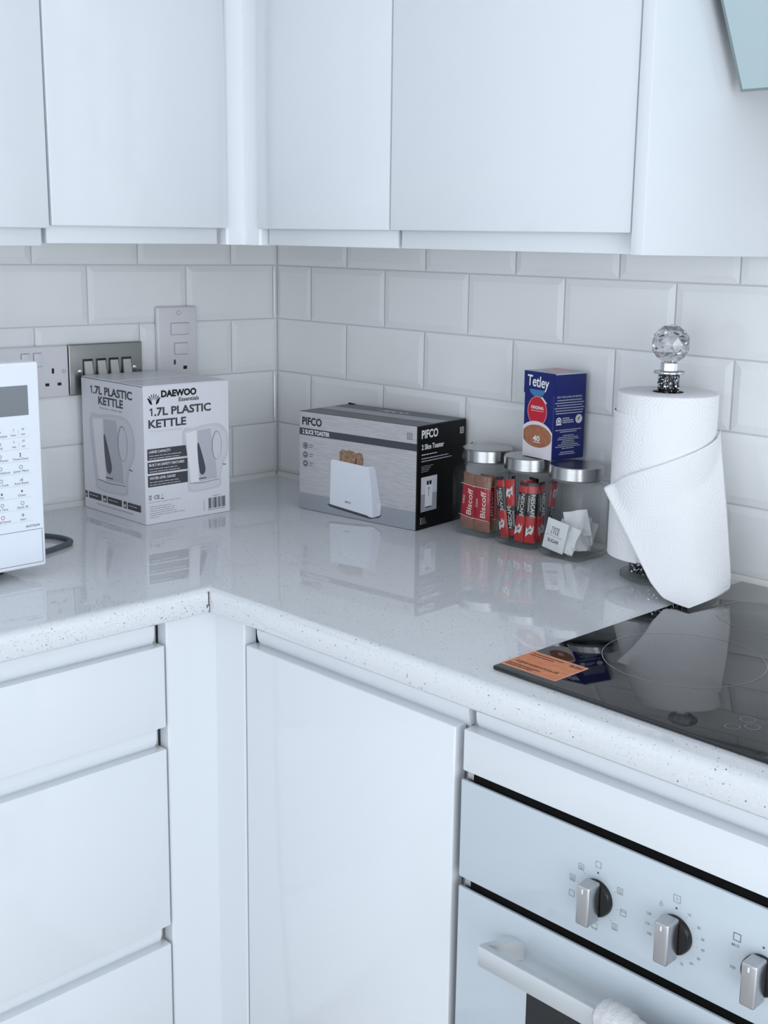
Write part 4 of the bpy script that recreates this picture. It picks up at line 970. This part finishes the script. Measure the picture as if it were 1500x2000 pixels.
# ------------------------------------------------------------------ kitchen roll on its crystal holder
AX, AY = 0.9589, -0.0800
t = thing('paper_towel_holder', 'crystal and chrome kitchen roll holder with a faceted ball top', 'paper towel holder', (AX, AY, TOP))
rnd = random.Random(3)
mb = MB(); mb.lathe([(0.0001, 0.0004), (0.0500, 0.0004), (0.0535, 0.0020), (0.0535, 0.0065), (0.0500, 0.0080), (0.0001, 0.0080)], M['glass2'], (AX, AY, TOP), 64); mb.build('base', t)
mb = MB(); mb.lathe([(0.0410, 0.0081), (0.0410, 0.0270), (0.0400, 0.0275)], M['glass2'], (AX, AY, TOP), 64)
mb.lathe([(0.0001, 0.0276), (0.0500, 0.0276), (0.0520, 0.0290), (0.0520, 0.0330), (0.0500, 0.0345), (0.0001, 0.0345)], M['glass2'], (AX, AY, TOP), 64); mb.build('crystal_chamber', t)
def bits(mb, n, r0, r1, z0, z1):
    for k in range(n):
        a = rnd.uniform(0, 2*PI); r = math.sqrt(rnd.uniform(r0*r0, r1*r1)); s = rnd.uniform(0.0013, 0.0026)
        T = Matrix.Translation((AX+r*math.cos(a), AY+r*math.sin(a), rnd.uniform(z0+s, z1-s))) @ Matrix.Rotation(rnd.uniform(0, 6), 4, 'X') @ Matrix.Rotation(rnd.uniform(0, 6), 4, 'Z')
        mb.add([T @ Vector(v) for v in ((s, 0, 0), (-s, 0, 0), (0, s, 0), (0, -s, 0), (0, 0, s), (0, 0, -s))], [[0, 2, 4], [2, 1, 4], [1, 3, 4], [3, 0, 4], [2, 0, 5], [1, 2, 5], [3, 1, 5], [0, 3, 5]], M['glitter2'] if rnd.random() < 0.45 else M['glitter'])
mb = MB(); mb.lathe([(0.0300, 0.0083), (0.0300, 0.0272)], M['black'], (AX, AY, TOP), 40); bits(mb, 1700, 0.0300, 0.0395, TOP+0.0083, TOP+0.0272)
o = mb.build('crystal_filling', t); o['kind'] = 'stuff'; o['label'] = 'loose dark and bright crystals inside the base'
RZ = TOP+0.2930                                             # top of the crystal tube
mb = MB(); mb.lathe([(0.0080, 0.0346), (0.0080, 0.2660)], M['chrome'], (AX, AY, TOP), 24); mb.build('rod', t)
mb = MB(); mb.lathe([(0.0148, 0.2550), (0.0148, 0.2928)], M['glass2'], (AX, AY, TOP), 40); mb.build('crystal_tube', t)
mb = MB(); mb.lathe([(0.0105, 0.2552), (0.0105, 0.2926)], M['black'], (AX, AY, TOP), 32); bits(mb, 620, 0.0105, 0.0140, TOP+0.2552, TOP+0.2926)
o = mb.build('tube_filling', t); o['kind'] = 'stuff'; o['label'] = 'dark and bright crystals packed in the tube'
mb = MB(); mb.lathe([(0.0001, 0.2930), (0.0205, 0.2930), (0.0215, 0.2940), (0.0215, 0.2955), (0.0205, 0.2965), (0.0001, 0.2965)], M['glass2'], (AX, AY, TOP), 48)
mb.lathe([(0.0208, 0.2936), (0.0218, 0.2940), (0.0218, 0.2955), (0.0208, 0.2960)], M['chrome'], (AX, AY, TOP), 48); mb.build('disc', t)
mb = MB(); mb.lathe([(0.0001, 0.2968), (0.0122, 0.2968), (0.0126, 0.2975), (0.0126, 0.3075), (0.0110, 0.3090), (0.0001, 0.3090)], M['chrome'], (AX, AY, TOP), 12, smooth=False); mb.build('collar', t)
BR = 0.0268; BZ = TOP+0.3090+BR*0.93
bm = bmesh.new(); bmesh.ops.create_uvsphere(bm, u_segments=10, v_segments=8, radius=BR)
for v in bm.verts:
    rg = round(math.acos(max(-1, min(1, v.co.z/BR)))/(PI/8))
    if rg % 2: v.co = Matrix.Rotation(PI/10, 3, 'Z') @ v.co
bmesh.ops.convex_hull(bm, input=bm.verts)
bm.verts.index_update()
mb = MB(); mb.add([v.co+Vector((AX, AY, BZ)) for v in bm.verts], [[v.index for v in f.verts] for f in bm.faces], M['crystal']); bm.free()
o = mb.build('ball_finial', t); o['label'] = 'clear faceted crystal ball'

t = thing('kitchen_roll', 'white kitchen paper roll with a loose sheet hanging onto the hob', 'paper roll', (AX, AY, TOP+0.0350))
PR = 0.0700; PZ0, PZ1 = 0.0350, 0.2675
mb = MB(); mb.lathe([(0.0215, PZ1-0.0002), (0.0215, PZ0)], M['core'], (AX, AY, TOP), 40); mb.build('core', t)
mb = MB(); mb.lathe([(0.0215, PZ0), (PR-0.002, PZ0), (PR, PZ0+0.002), (PR, PZ1-0.0015), (PR-0.0015, PZ1), (0.0215, PZ1)], M['paper'], (AX, AY, TOP), 96); mb.build('wound_paper', t, sharp=50)
mb = MB(); secs = []                                        # outermost torn layer, a little lower than the roll
view = math.atan2(-1.519-AY, 1.886-AX)                       # azimuth towards the room
for i in range(49):
    a = view-math.radians(175)+math.radians(150)*i/48; k = min(1.0, max(0.0, (48-i)/22)); r = PR+0.0003+0.0026*k*k*(3-2*k)
    secs.append([(AX+r*math.cos(a), AY+r*math.sin(a), TOP+PZ0-0.0004), (AX+r*math.cos(a), AY+r*math.sin(a), TOP+0.2398), (AX+(r-0.0008)*math.cos(a), AY+(r-0.0008)*math.sin(a), TOP+0.2402)])
mb.loft(secs, M['paper'], False, smooth=True); o = mb.build('outer_layer', t)
# loose sheet
def bez(pts, n):
    out = []
    for i in range(n+1):
        u = i/n; q = [Vector(p) for p in pts]
        while len(q) > 1: q = [q[k].lerp(q[k+1], u) for k in range(len(q)-1)]
        out.append(q[0])
    return out
def polyline(pts, n):
    pts = [Vector(p) for p in pts]; L = [0]
    for a, b in zip(pts, pts[1:]): L.append(L[-1]+(b-a).length)
    out = []
    for i in range(n+1):
        d = L[-1]*i/n; k = max(j for j in range(len(L)) if L[j] <= d+1e-9); k = min(k, len(pts)-2)
        out.append(pts[k].lerp(pts[k+1], (d-L[k])/(L[k+1]-L[k])))
    return out
SHEET = dict(A=(0.9072, -0.1500, 1.0427), B=(1.0857, -0.1987, 0.9170), C=(1.0754, -0.0793, 0.9175), D=(1.0200, -0.0390, 1.1300))
def sheet():
    A_, B_, C_, D_ = [Vector(SHEET[k]) for k in 'ABCD']
    m1 = Vector((1.0130, -0.1800, 0.9330)); m2 = Vector((1.0380, -0.1875, 0.9185))
    left = bez([A_, A_.lerp(m1, 0.35), A_.lerp(m1, 0.75), m1, m2, B_, B_], 30) if False else polyline([A_, A_.lerp(m1, 0.5), m1, m1.lerp(m2, 0.5)+Vector((0.002, 0, -0.0015)), m2, m2.lerp(B_, 0.5)+Vector((0, 0, -0.001)), B_], 30)
    right = polyline([D_, D_.lerp(C_, 0.5)+Vector((0.004, -0.002, 0)), Vector((1.074, -0.076, 0.935)), C_], 30)
    rows = []
    nrm = Vector((math.cos(view), math.sin(view), 0))
    for i in range(31):
        s = i/30; row = []
        for j in range(31):
            u = j/30; p = left[i].lerp(right[i], u)
            p = p + nrm*(0.046*math.sin(PI*min(1, u*1.0))*(1-s)**0.8 + 0.012*math.sin(PI*u))*(0.35+0.65*u) 
            q = Vector((p.x-AX, p.y-AY, 0)); need = PR+0.0045
            if p.z > TOP+PZ0-0.004 and q.length < need and u > 0.02: 
                k = need/q.length; p = Vector((AX+q.x*k, AY+q.y*k, p.z))
            p.z = max(p.z, 0.9162); row.append(p)
        rows.append(row)
    mb = MB(); mb.loft(rows, M['paper'], False, smooth=True); o = mb.build('loose_sheet', t, sharp=180)
    sub = o.modifiers.new('s', 'SUBSURF'); sub.levels = 1; sub.render_levels = 1
    m = o.modifiers.new('th', 'SOLIDIFY'); m.thickness = 0.0006
    return o
sheet()
